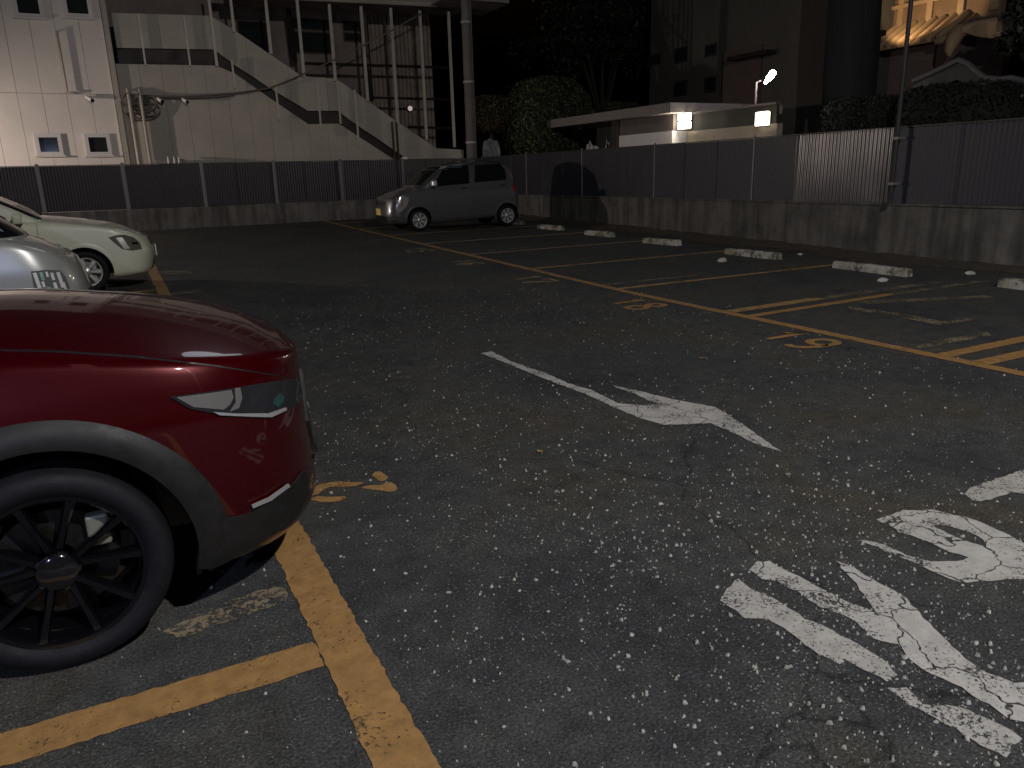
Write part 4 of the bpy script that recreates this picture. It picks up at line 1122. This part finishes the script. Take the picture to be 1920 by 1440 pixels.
def ring(name, sh, cx, cz, r0, r1, a0, a1, off, mat, parent, lip=.10, n=48, rows=4, bulge=.0):
    for sg in (1, -1):
        b = MB(); mp = side_map(sh, sg, 0)
        ok = []
        for k in range(n+1):
            a = R(a0+(a1-a0)*k/n); col = []
            last = None
            for j in range(rows+1):
                q = j/rows
                rr0 = r0(a) if callable(r0) else r0; rr1 = r1(a) if callable(r1) else r1
                r_ = rr0+(rr1-rr0)*q; x, z = cx+r_*math.cos(a), cz+r_*math.sin(a)
                h = mp((x, z)); 
                y = (h[0].y if h else None)
                if y is None: y = last if last is not None else sg*sh.w(.5)
                last = y
                of = off + bulge*math.sin(math.pi*min(1, q*1.0+.25))*1.0
                col.append((x, y+sg*(of if 0 < j < rows else (of*.75 if j == 0 else .001)), z))
            x, z = cx+(rr0)*math.cos(a), cz+rr0*math.sin(a)
            col = [(x, col[0][1]-sg*lip, z)]+col
            b.v += col
        m_ = rows+2
        for k in range(n):
            for j in range(m_-1): b.f.append((k*m_+j, (k+1)*m_+j, (k+1)*m_+j+1, k*m_+j+1))
        b.build(name, mat, parent, local=True, smooth=50)
def wheel(car, x, y, z, r, rim_r, w, sg, style, mats):
    """sg: side the face looks to (+1 or -1 in y)"""
    wh = bpy.data.objects.new('wheel', None); COL.objects.link(wh); wh.parent = car; wh.location = (x, y, z); wh.empty_display_size = .1
    rt_ = rim_r+.012
    prof = [(rt_-.01, -w*.38), (rt_+.01, -w*.46), (r*.86, -w*.5), (r*.95, -w*.46), (r*.985, -w*.38), (r, -w*.25), (r, w*.25), (r*.985, w*.38), (r*.95, w*.46), (r*.86, w*.5), (rt_+.012, w*.46), (rt_-.008, w*.38)]
    b = MB(); b.lathe([(p, h*sg) for p, h in prof], (0, 0, 0), 'y', 64); b.build('tyre', mats['tyre'], wh, local=True, smooth=40)
    f = w*.40*sg
    b = MB(); b.lathe([(rim_r+.004, f), (rim_r+.010, f+.004*sg), (rim_r-.004, f+.002*sg), (rim_r-.014, f-.012*sg), (rim_r-.03, f-.16*sg), (.05, f-.165*sg), (.0, f-.165*sg)], (0, 0, 0), 'y', 64)
    if style == 'twin':
        for k in range(5):
            for s2 in (-1, 1):
                a = 2*math.pi*k/5+.32+s2*.17; a2 = 2*math.pi*k/5+.32+s2*.30
                ca, sa = math.cos(a), math.sin(a); c2, s2_ = math.cos(a2), math.sin(a2)
                rr1 = rim_r-.006
                i0 = Vector((.055*ca, 0, .055*sa)); i1 = Vector((rr1*c2, 0, rr1*s2_)); d = (i1-i0).normalized(); nrm = Vector((-d.z, 0, d.x))
                for (u0, w0_, y0), (u1, w1_, y1) in (((0, .016, -.030), (.55, .013, -.014)), ((.55, .013, -.014), (1, .020, -.004))):
                    A_, B_ = i0.lerp(i1, u0), i0.lerp(i1, u1)
                    vs = []
                    for P_, ww, yy in ((A_, w0_, y0), (B_, w1_, y1)):
                        Y1 = f+yy*sg
                        vs += [P_+nrm*ww+Vector((0, Y1-.012*sg, 0)), P_+nrm*ww*.55+Vector((0, Y1, 0)), P_-nrm*ww*.55+Vector((0, Y1, 0)), P_-nrm*ww+Vector((0, Y1-.012*sg, 0)), P_-nrm*ww*.8+Vector((0, Y1-.05*sg, 0)), P_+nrm*ww*.8+Vector((0, Y1-.05*sg, 0))]
                    b.add(vs, [(i, (i+1) % 6, 6+(i+1) % 6, 6+i) for i in range(6)])
    else:
        for k in range(7):
            a = 2*math.pi*k/7
            ca, sa = math.cos(a), math.sin(a); nx_, nz_ = -sa, ca; vs = []
            for rr_, ww, yy in ((.05, .020, -.012), (rim_r*.6, .028, -.004), (rim_r-.004, .036, -.006)):
                for t_, dy in ((1, -.012), (.6, 0), (-.6, 0), (-1, -.012)): vs.append((rr_*ca+nx_*ww*t_, f+(yy+dy)*sg, rr_*sa+nz_*ww*t_))
            b.add(vs, [(i+4*q, i+1+4*q, i+5+4*q, i+4+4*q) for q in range(2) for i in range(3)])
    b.build('rim', mats['rim'], wh, local=True, smooth=30)
    b = MB(); b.lathe([(.062, f-.02*sg), (.060, f-.006*sg), (.052, f+.0*sg), (.034, f+.002*sg), (.03, f+.004*sg), (0, f+.006*sg)], (0, 0, 0), 'y', 24)
    for k in range(5):
        a = 2*math.pi*k/5; b.lathe([(.012, f-.02*sg), (.011, f-.010*sg), (0, f-.008*sg)], (.047*1.25*math.cos(a), 0, .047*1.25*math.sin(a)), 'y', 8)
    b.build('hub_cap', mats['hub'], wh, local=True, smooth=40)
    b = MB(); b.lathe([(.06, f-.10*sg), (rim_r*.72, f-.10*sg), (rim_r*.72, f-.115*sg)], (0, 0, 0), 'y', 40); b.build('brake_disc', mats['disc'], wh, local=True, smooth=30)
    b = MB(); b.box((rim_r*.52, f-.08*sg, rim_r*.38), (.07, .05, .11), 0); b.build('brake_caliper', mats.get('cal', mats['disc']), wh, local=True, bevel=.01)
    return wh
def wells(car, x, z, r, w, name='wheel_well'):
    for sg in (1, -1):
        b = MB(); n = 28; pts = []
        for k in range(n+1):
            a = R(-13+206*k/n); pts.append((x+r*math.cos(a), z+r*math.sin(a)))
        for px_, pz_ in pts: b.v += [(px_, sg*(w-.03), pz_), (px_, sg*(w-.42), pz_)]
        b.f = [(2*i, 2*i+2, 2*i+3, 2*i+1) for i in range(n)]
        b.f.append(tuple(2*i+1 for i in range(n+1)))
        b.build(name, blackm, car, local=True)
tyre_m = M('tyre_rubber', (.006, .006, .008), .7, 0, .2, 12, .2, 60, rvar=.08, spec=.25)
wm_dark = dict(tyre=tyre_m, cal=M('pale_caliper', (.22, .215, .17), .35, .3, .1), rim=M('gloss_black_alloy', (.003, .003, .004), .07, .0, 0, coat=.4), hub=M('dark_hub', (.012, .012, .014), .12, .4, 0, coat=1.), disc=M('dark_brake_disc', (.045, .044, .042), .35, .8, .1, 30))
wm_silv = dict(tyre=tyre_m, rim=M('silver_wheel', (.50, .50, .48), .38, .55, .08), hub=M('silver_hub', (.4, .4, .39), .35, .6, 0), disc=M('brushed_disc', (.42, .41, .40), .35, .9))
chrome = M('chrome', (.75, .75, .76), .12, 1., 0)
lens_m = glassmat('lamp_lens', (.02, .02, .022), .05)
carglass = glassmat('car_glass', (.008, .009, .010), .03, .3); carglass.node_tree.nodes['Principled BSDF'].inputs['IOR'].default_value = 1.2
plate_w = M('white_plate', (.75, .75, .72), .4, 0, .04); plate_y = M('yellow_plate', (.80, .58, .18), .45, 0, .04)
def carpaint(name, col, metal=.0, rough=.28):
    mt, nt, b = newmat(name); L = nt.links.new
    tc = N(nt, 'TexCoord'); fk = N(nt, 'TexNoise', i_Scale=1.3, i_Detail=5.0); L(tc.outputs['Object'], fk.inputs['Vector'])
    r_ = ramp(nt, fk.outputs[0], [(.3, tuple(c*.92 for c in col)), (.7, col)]); L(r_.outputs[0], b.inputs['Base Color'])
    b.inputs['Metallic'].default_value = metal; b.inputs['Roughness'].default_value = rough
    b.inputs['Coat Weight'].default_value = 1.; b.inputs['Coat Roughness'].default_value = .035
    return mt

# ---------------------------------------------------- red crossover, nearest bay on the left
red = carpaint('deep_red_paint', (.046, .0003, .0018), .3, .32); red.node_tree.nodes['Principled BSDF'].inputs['Specular IOR Level'].default_value = .12
clad = M('matt_black_cladding', (.013, .0125, .0115), .55, 0, .15, 20, .05, 200, spec=.3)
rc = thing('red_crossover', (.66, 3.50, 0), 'dark red crossover with black wheel arches parked nose out at the left', 'car', 'cars parked in the left bays')
SH = Shell(xf=[(.16, -.14), (.24, -.05), (.32, -.015), (.42, -.015), (.58, -.025), (.68, -.03), (.78, -.035), (.86, -.04), (1.1, -.1)],
           xr=[(.2, -4.25), (.5, -4.39), (.8, -4.36), (1.1, -4.25)],
           w=[(.16, .82), (.25, .855), (.4, .885), (.6, .90), (.75, .895), (.88, .875), (1.0, .835), (1.1, .80)],
           zt=[(-4.4, 1.06), (-3., 1.06), (-1.6, 1.07), (-1.0, 1.05), (-.6, 1.005), (-.3, .968), (-.15, .938), (-.05, .905), (0, .895)],
           zb=[(-4.4, .36), (-4.0, .22), (-1., .19), (-.5, .20), (-.2, .205), (0, .215)],
           crown=[(-4.4, .0), (-1.2, .10), (-.75, .095), (-.35, .055), (-.12, .02), (0, 0)], af=.64, nf=2.75, ar=.45, nr=3., rt=.032, rows=30, NS=110)
FX, RXx, WZ, RA = -.985, -3.64, .347, .425
body = SH.mesh([(FX, WZ, RA+.03), (RXx, WZ, RA+.03)]).build('body_shell', red, rc, local=True, smooth=40)
for cx in (FX, RXx):
    wells(rc, cx, WZ, RA+.012, .88)
    ring('arch_cladding', SH, cx, WZ, RA, lambda a: .535-.02*math.sin(a)**2 if math.cos(a) > -9 else .5, -14 if cx == FX else -10, 200, .016, clad, rc, lip=.09, bulge=.006)
    for sg in (1, -1): wheel(rc, cx, sg*.788, WZ, WZ, .254, .215, sg, 'twin', wm_dark)
sm_ = lambda sg, off=.004: side_map(SH, sg, off)
for sg in (1, -1):
    patch('sill_cladding', [(FX-.44, .20), (FX-.47, .30), (RXx+.47, .33), (RXx+.44, .22)], sm_(sg, .012), .06, clad, rc)
    for xx in (-1.55, -2.55): patch('door_seam', [(xx, .34), (xx+.006, .34), (xx+.03, 1.0), (xx+.024, 1.0)], sm_(sg, .0012), .05, blackm, rc, .002)
    patch('door_handle', [(-2.40, .93), (-2.22, .925), (-2.22, .955), (-2.40, .96)], sm_(sg, .03), .03, red, rc, .035)
    patch('tail_lamp', [(-4.2, .86), (-3.85, .90), (-3.85, .98), (-4.2, 1.0)], sm_(sg, .006), .04, M('tail_red', (.25, .006, .006), .15, 0, 0, coat=1.), rc)
pm = lambda off: px_map(SH, rc, off)
hl = patch('headlamp', [(318, 744), (400, 733), (440, 727), (500, 717), (542, 711), (560, 717), (565, 738), (558, 757), (530, 771), (505, 782), (470, 780), (410, 777), (355, 766)], pm(.006), 9, lens_m, rc, .02, True)
satin = M('satin_reflector', (.30, .29, .27), .22, .6, 0, coat=.5)
patch('lamp_reflector', [(330, 745), (400, 736), (432, 731), (436, 745), (430, 758), (418, 768), (362, 763)], pm(.0085), 8, satin, hl, .004)
patch('lamp_reflector', [(438, 728), (448, 727), (452, 745), (446, 765), (428, 772), (440, 755)], pm(.009), 6, satin, hl, .004)
patch('light_strip', [(398, 772), (440, 775), (500, 775), (532, 764), (534, 769), (506, 782), (470, 781), (410, 778)], pm(.010), 6, M('silver_trim', (.55, .55, .53), .3, .6, 0), hl, .004)
patch('projector_lens', [(512, 748), (520, 738), (530, 742), (528, 754), (518, 764), (510, 758)], pm(.009), 5, M('teal_lens', (.02, .06, .055), .15, 0, 0, coat=1.), hl, .004)
patch('lower_bumper', [(372, 1020), (398, 985), (418, 972), (466, 962), (522, 928), (552, 902), (566, 882), (574, 900), (572, 930), (556, 960), (520, 992), (470, 1026), (420, 1052), (384, 1068), (368, 1072)], pm(.012), 14, clad, rc, .03, True)
patch('bumper_trim', [(468, 944), (500, 930), (534, 906), (537, 911), (503, 936), (470, 950)], pm(.018), 6, M('silver_trim', (.55, .55, .53), .3, .6, 0), rc, .006, True)
patch('bonnet_seam', [(-20, 654), (100, 657), (250, 667), (400, 684), (520, 703), (545, 712), (545, 714), (520, 705.5), (400, 687), (250, 670), (100, 660), (-20, 657)], pm(.0012), 14, blackm, rc, .003, True, edge=6)
fm_ = front_map(SH, 1, .008)
patch('grille', [(-.46, .44), (.46, .44), (.50, .60), (.42, .80), (-.42, .80), (-.50, .60)], fm_, .06, blackm, rc)
patch('grille_trim', [(-.5, .44), (-.46, .41), (.46, .41), (.5, .44), (.44, .435), (-.44, .435)], front_map(SH, 1, .016), .04, chrome, rc)
MB().box((-.004, 0, .50), (.012, .33, .165)).build('number_plate', plate_w, rc, local=True, bevel=.003)
MB().box((-.013, 0, .50), (.016, .345, .18)).build('plate_frame', chrome, rc, local=True)
CB = Shell(xf=[(.95, -.98), (1.05, -1.12), (1.2, -1.42), (1.35, -1.74), (1.5, -2.15)], xr=[(.95, -4.25), (1.2, -4.12), (1.35, -3.95), (1.5, -3.7)],
           w=[(.95, .80), (1.1, .775), (1.3, .69), (1.48, .60), (1.55, .58)], zt=[(-4.4, 1.42), (-3.6, 1.46), (-2.4, 1.49), (-1.0, 1.47)], zb=[(-4.4, .98), (0, .98)],
           crown=[(-4.4, .02), (-3, .06), (-1.8, .04), (-1, .03)], af=.28, nf=4., ar=.35, nr=3.5, rt=.09, rows=18, NS=50, zref=1.2)
CB.mesh().build('cabin_shell', red, rc, local=True, smooth=40)
for sg in (1, -1):
    patch('side_window', [(-1.62, 1.10), (-2.28, 1.10), (-2.28, 1.40), (-2.02, 1.385)], side_map(CB, sg, .005), .06, carglass, rc)
    patch('side_window', [(-2.34, 1.10), (-3.2, 1.13), (-3.35, 1.30), (-3.0, 1.39), (-2.34, 1.40)], side_map(CB, sg, .005), .06, carglass, rc)
    b = MB(); b.box((-1.72, sg*.92, 1.08), (.12, .2, .14)); b.build('door_mirror', red, rc, local=True, bevel=.035)
patch('windscreen', [(-.64, 1.07), (.64, 1.07), (.56, 1.42), (-.56, 1.42)], front_map(CB, 1, .005), .07, carglass, rc)
patch('rear_window', [(-.55, 1.12), (.55, 1.12), (.48, 1.36), (-.48, 1.36)], front_map(CB, -1, .005), .07, carglass, rc)

# ---------------------------------------------------- generic boxier cars
def make_car(root, P):
    sh = Shell(**P['body']); wx1, wx2, wz, wr, ra, wid = P['wheels']
    sh.mesh([(wx1, wz, ra+.02), (wx2, wz, ra+.02)]).build('body_shell', P['paint'], root, local=True, smooth=40)
    for cx in (wx1, wx2):
        wells(root, cx, wz, ra+.008, wid)
        ring('arch_lip', sh, cx, wz, ra, ra+.055, -12, 192, .005, P['paint'], root, lip=.05, rows=3)
        for sg in (1, -1): wheel(root, cx, sg*(wid-.085), wz, wr, wr*.66, .165, sg, 'star', wm_silv)
    cb = Shell(**P['cabin']); cm_ = cb.mesh()
    if 'glass_x' in P:                       # wrap-round windscreen: the front of the cabin shell itself
        gl = MB(); gl.v = list(cm_.v); keep = []
        for f in cm_.f:
            c_ = [sum(cm_.v[i][k] for i in f)/4 for k in range(3)]
            (gl.f if c_[0] > P['glass_x']+(c_[2]-1.1)*-1.6 and P['glass_z'] < c_[2] < P['glass_t'] else keep).append(f)
        cm_.f = keep; gl.build('windscreen', carglass, root, local=True, smooth=40)
    cm_.build('cabin_shell', P['paint'], root, local=True, smooth=40)
    return sh, cb

# cream estate van further along the left bays
crm = carpaint('cream_white_paint', (.60, .60, .46), 0, .35)
ce = thing('cream_estate_car', (.50, 13.05, zg(13)), 'cream white estate car parked nose out, farthest of the left cars', 'car', 'cars parked in the left bays')
cP = dict(paint=crm, body=dict(xf=[(.14, -.16), (.22, -.06), (.4, -.01), (.5, 0), (.62, -.03), (.75, -.08), (.9, -.16), (1.1, -.3)], xr=[(.2, -4.1), (.6, -4.2), (1.0, -4.15)],
          w=[(.16, .80), (.3, .835), (.6, .845), (.85, .83), (1.0, .80), (1.1, .78)], zt=[(-4.2, 1.0), (-1.4, 1.02), (-1.15, 1.01), (-.8, .965), (-.45, .90), (-.22, .83), (-.08, .76), (0, .72)],
          zb=[(-4.2, .3), (-1, .2), (0, .2)], crown=[(-4.2, 0), (-1.3, .06), (-.6, .06), (-.2, .03), (0, 0)], af=.5, nf=2.9, ar=.25, nr=4, rt=.06, NS=80),
          wheels=(-.93, -3.48, .29, .29, .345, .84),
          cabin=dict(xf=[(.95, -1.22), (1.1, -1.45), (1.45, -2.1)], xr=[(.95, -4.15), (1.45, -4.0)], w=[(.95, .78), (1.2, .72), (1.5, .62)], zt=[(-4.2, 1.42), (-2, 1.44), (-1, 1.4)], zb=[(-4.2, .93), (0, .93)],
                     crown=[(-4.2, .04), (-1, .04)], af=.22, nf=4.5, ar=.2, nr=5, rt=.08, rows=16, NS=50, zref=1.15))
sh, cb = make_car(ce, cP)
cm = lambda off: px_map(sh, ce, off)
h_ = patch('headlamp', [(203, 445), (218, 441), (232, 440), (250, 445), (262, 455), (266, 467), (248, 470), (229, 467), (214, 455)], cm(.006), 5, M('smoked_lamp', (.10, .10, .08), .15, 0, 0, coat=1.), ce, .015, True)
patch('lamp_reflector', [(217, 446), (229, 445), (244, 466), (233, 467)], cm(.010), 4, M('cream_reflector', (.6, .58, .5), .25, .5, 0), h_, .004)
patch('lamp_reflector', [(246, 453), (256, 454), (258, 458), (248, 459)], cm(.010), 3, chrome, h_, .004)
for sg in (1, -1):
    patch('side_window', [(-1.75, 1.06), (-2.5, 1.06), (-2.5, 1.36), (-2.15, 1.35)], side_map(cb, sg, .005), .06, carglass, ce)
    patch('side_window', [(-2.58, 1.06), (-3.9, 1.06), (-3.85, 1.36), (-2.58, 1.36)], side_map(cb, sg, .005), .06, carglass, ce)
    b = MB(); b.box((-1.62, sg*.92, 1.06), (.11, .19, .13)); b.build('door_mirror', crm, ce, local=True, bevel=.03)
    patch('door_seam', [(-1.45, .3), (-1.443, .3), (-1.42, .98), (-1.427, .98)], side_map(sh, sg, .0012), .05, blackm, ce, .002)
patch('windscreen', [(-.735, 1.03), (.735, 1.03), (.64, 1.39), (-.64, 1.39)], front_map(cb, 1, .005), .07, carglass, ce)
fmc = front_map(sh, 1, .006)
patch('grille', [(-.38, .60), (.38, .60), (.40, .70), (-.40, .70)], fmc, .05, blackm, ce)
patch('lower_grille', [(-.5, .26), (.5, .26), (.48, .38), (-.48, .38)], fmc, .05, blackm, ce)
MB().box((.02, 0, .49), (.012, .33, .165)).build('number_plate', plate_w, ce, local=True)
b = MB(); b.tube([(-1.42, .3, 1.035), (-1.38, -.3, 1.035)], .012, 6); b.build('wiper', blackm, ce, local=True)

# silver minicar between the red and the cream one
slv = carpaint('silver_white_paint', (.42, .425, .40), .3, .33)
sv = thing('silver_minicar', (-.27, 8.33, zg(8.3)), 'silver grey minicar showing its bonnet and big headlamp above the red bonnet', 'car', 'cars parked in the left bays')
sP = dict(glass_x=-.95, glass_z=1.12, glass_t=1.56, paint=slv, body=dict(xf=[(.14, -.12), (.3, -.03), (.5, 0), (.7, -.02), (.85, -.06), (1.0, -.12), (1.15, -.25)], xr=[(.2, -3.3), (.6, -3.39), (1.1, -3.36)],
          w=[(.16, .70), (.4, .735), (.8, .735), (1.0, .71), (1.15, .68)], zt=[(-3.4, 1.10), (-1., 1.13), (-.6, 1.13), (-.34, 1.12), (-.2, 1.06), (-.1, .99), (0, .92)],
          zb=[(-3.4, .3), (-1, .2), (0, .2)], crown=[(-3.4, 0), (-.6, .05), (-.2, .03), (0, 0)], af=.42, nf=2.7, ar=.2, nr=4, rt=.07, NS=70),
          wheels=(-.62, -3.0, .27, .27, .32, .735),
          cabin=dict(xf=[(1.0, -.40), (1.1, -.43), (1.2, -.53), (1.35, -.74), (1.65, -1.25)], xr=[(1.0, -3.36), (1.65, -3.2)], w=[(1.0, .70), (1.3, .67), (1.7, .58)], zt=[(-3.4, 1.60), (-1.5, 1.62), (0, 1.6)], zb=[(-3.4, 1.0), (0, 1.0)],
                     crown=[(-3.4, .05), (-1, .05)], af=.45, nf=2.5, ar=.2, nr=5, rt=.08, rows=16, NS=40, zref=1.3))
sh2, cb2 = make_car(sv, sP)
h2 = patch('headlamp', [(58, 509), (85, 506), (112, 507), (122, 519), (130, 538), (134, 560), (106, 562), (83, 556), (65, 545)], px_map(sh2, sv, .006), 5, M('clear_lamp', (.16, .17, .16), .1, .3, 0, coat=1.), sv, .015, True)
green_l = M('pale_green_reflector', (.30, .46, .36), .25, .3, 0)
rr_ = random.Random(3)
for k, (x0, y0, w_, l_) in enumerate(((61, 512, 7, 30), (73, 511, 6, 14), (77, 528, 5, 10), (84, 510, 4, 9), (93, 512, 5, 13), (98, 530, 6, 16), (104, 511, 6, 28), (86, 538, 8, 14), (115, 530, 4, 16))):
    patch('lamp_facet', [(x0, y0), (x0+w_, y0-.6), (x0+w_+l_*.36, y0+l_), (x0+l_*.36, y0+l_+.6)], px_map(sh2, sv, .009+.0005*k), 3, green_l if k in (1, 7) else M('bright_facet', (.72, .71, .66), .3, .2, 0, coat=.5), h2, .004)
for sg in (1, -1):
    patch('side_window', [(-1.05, 1.14), (-1.95, 1.12), (-1.95, 1.52), (-1.55, 1.5)], side_map(cb2, sg, .005), .06, carglass, sv)
    patch('side_window', [(-2.03, 1.12), (-3.1, 1.12), (-3.05, 1.5), (-2.03, 1.52)], side_map(cb2, sg, .005), .06, carglass, sv)
    b = MB(); b.box((-.98, sg*.82, 1.2), (.12, .17, .15)); b.build('door_mirror', slv, sv, local=True, bevel=.03)
patch('grille', [(-.4, .5), (.4, .5), (.42, .62), (-.42, .62)], front_map(sh2, 1, .006), .05, blackm, sv)
MB().box((.02, 0, .42), (.012, .33, .165)).build('number_plate', plate_y, sv, local=True)

# grey mini wagon alone in the far right bay
gpm = carpaint('dark_silver_paint', (.125, .122, .125), .5, .33)
wg = thing('grey_mini_wagon', (6.10, 19.28, zg(19.3)), 'dark silver mini wagon parked alone in the far right bay', 'car', None, math.pi)
wP = dict(paint=gpm, body=dict(xf=[(.14, -.18), (.25, -.07), (.42, -.01), (.6, -.03), (.75, -.06), (.9, -.12), (1.1, -.3)], xr=[(.2, -3.70), (.4, -3.76), (.8, -3.78), (1.1, -3.70)],
          w=[(.16, .72), (.35, .755), (.7, .765), (.95, .75), (1.1, .725), (1.2, .71)], zt=[(-3.8, 1.16), (-2.5, 1.13), (-1.3, 1.08), (-.85, 1.07), (-.55, 1.03), (-.32, .97), (-.15, .90), (0, .85)],
          zb=[(-3.8, .3), (-1, .2), (0, .2)], crown=[(-3.8, 0), (-.85, .06), (-.5, .055), (-.2, .02), (0, 0)], af=.38, nf=2.9, ar=.25, nr=3.5, rt=.06, NS=80),
          wheels=(-.83, -3.34, .275, .275, .33, .765),
          cabin=dict(xf=[(1.0, -.70), (1.12, -.88), (1.35, -1.18), (1.6, -1.50), (1.7, -1.68)], xr=[(1.0, -3.74), (1.3, -3.66), (1.6, -3.52), (1.7, -3.45)], w=[(1.0, .74), (1.2, .715), (1.45, .655), (1.65, .60), (1.75, .57)],
                     zt=[(-3.8, 1.62), (-3.0, 1.66), (-2.0, 1.63), (-1.5, 1.58), (-.6, 1.5)], zb=[(-3.8, 1.0), (0, 1.0)], crown=[(-3.8, .06), (-2.5, .075), (-1.4, .05)], af=.26, nf=3.6, ar=.25, nr=3.5, rt=.09, rows=18, NS=50, zref=1.3))
sh3, cb3 = make_car(wg, wP)
wm = lambda off: px_map(cb3, wg, off)
patch('side_window', [(811, 351), (831, 316), (850, 312), (878, 310), (880, 344), (845, 347)], wm(.006), 4, carglass, wg, .008, True)
patch('side_window', [(890, 310), (938, 307), (946, 318), (950, 337), (890, 342)], wm(.006), 4, carglass, wg, .008, True)
patch('windscreen', [(-.62, 1.14), (.62, 1.14), (.54, 1.58), (-.54, 1.58)], front_map(cb3, 1, .005), .06, carglass, wg)
patch('rear_window', [(-.55, 1.2), (.55, 1.2), (.5, 1.55), (-.5, 1.55)], front_map(cb3, -1, .005), .06, carglass, wg)
h3 = patch('headlamp', [(742, 373), (757, 367), (767, 372), (764, 384), (752, 398), (744, 397)], px_map(sh3, wg, .006), 3, M('bright_lamp', (.35, .34, .32), .12, .3, 0, coat=1.), wg, .012, True)
patch('lamp_reflector', [(746, 376), (756, 371), (756, 384), (748, 392)], px_map(sh3, wg, .010), 3, satin, h3, .003)
patch('grille', [(-.36, .66), (.36, .66), (.36, .75), (-.36, .75)], front_map(sh3, 1, .006), .04, blackm, wg)
patch('lower_grille', [(-.42, .26), (.42, .26), (.44, .40), (-.44, .40)], front_map(sh3, 1, .006), .04, blackm, wg)
for sg in (1, -1):
    patch('fog_lamp', [(-.14, .27), (-.20, .27), (-.21, .33), (-.15, .33)], side_map(sh3, sg, .006), .02, chrome, wg)
    b = MB(); b.box((-1.22, sg*.86, 1.17), (.13, .2, .15)); b.build('door_mirror', M('bright_silver_cap', (.6, .6, .6), .25, .4, 0), wg, local=True, bevel=.04)
    for xx, zz in ((-2.02, 1.0), (-3.15, 1.05)): patch('door_handle', [(xx, zz), (xx-.16, zz+.01), (xx-.16, zz+.04), (xx, zz+.03)], side_map(sh3, sg, .02), .03, blackm, wg, .025)
    for xx in (-1.28, -2.35): patch('door_seam', [(xx, .32), (xx-.007, .32), (xx-.007, 1.05), (xx, 1.05)], side_map(sh3, sg, .0012), .05, blackm, wg, .002)
    patch('tail_lamp', [(-3.62, .9), (-3.52, .9), (-3.5, 1.12), (-3.6, 1.12)], side_map(sh3, sg, .006), .03, M('tail_red', (.25, .006, .006), .15), wg)
MB().box((.0, 0, .50), (.012, .33, .165)).build('number_plate', plate_y, wg, local=True)
MB().box((-.015, 0, .50), (.03, .30, .14)).build('plate_bracket', blackm, wg, local=True)
b = MB(); b.box((-.9, .0, 1.52), (.02, .22, .06)); b.v = [(x-.75, y, z) for x, y, z in b.v]; b.build('rear_view_mirror', plate_w, wg, local=True, bevel=.01)
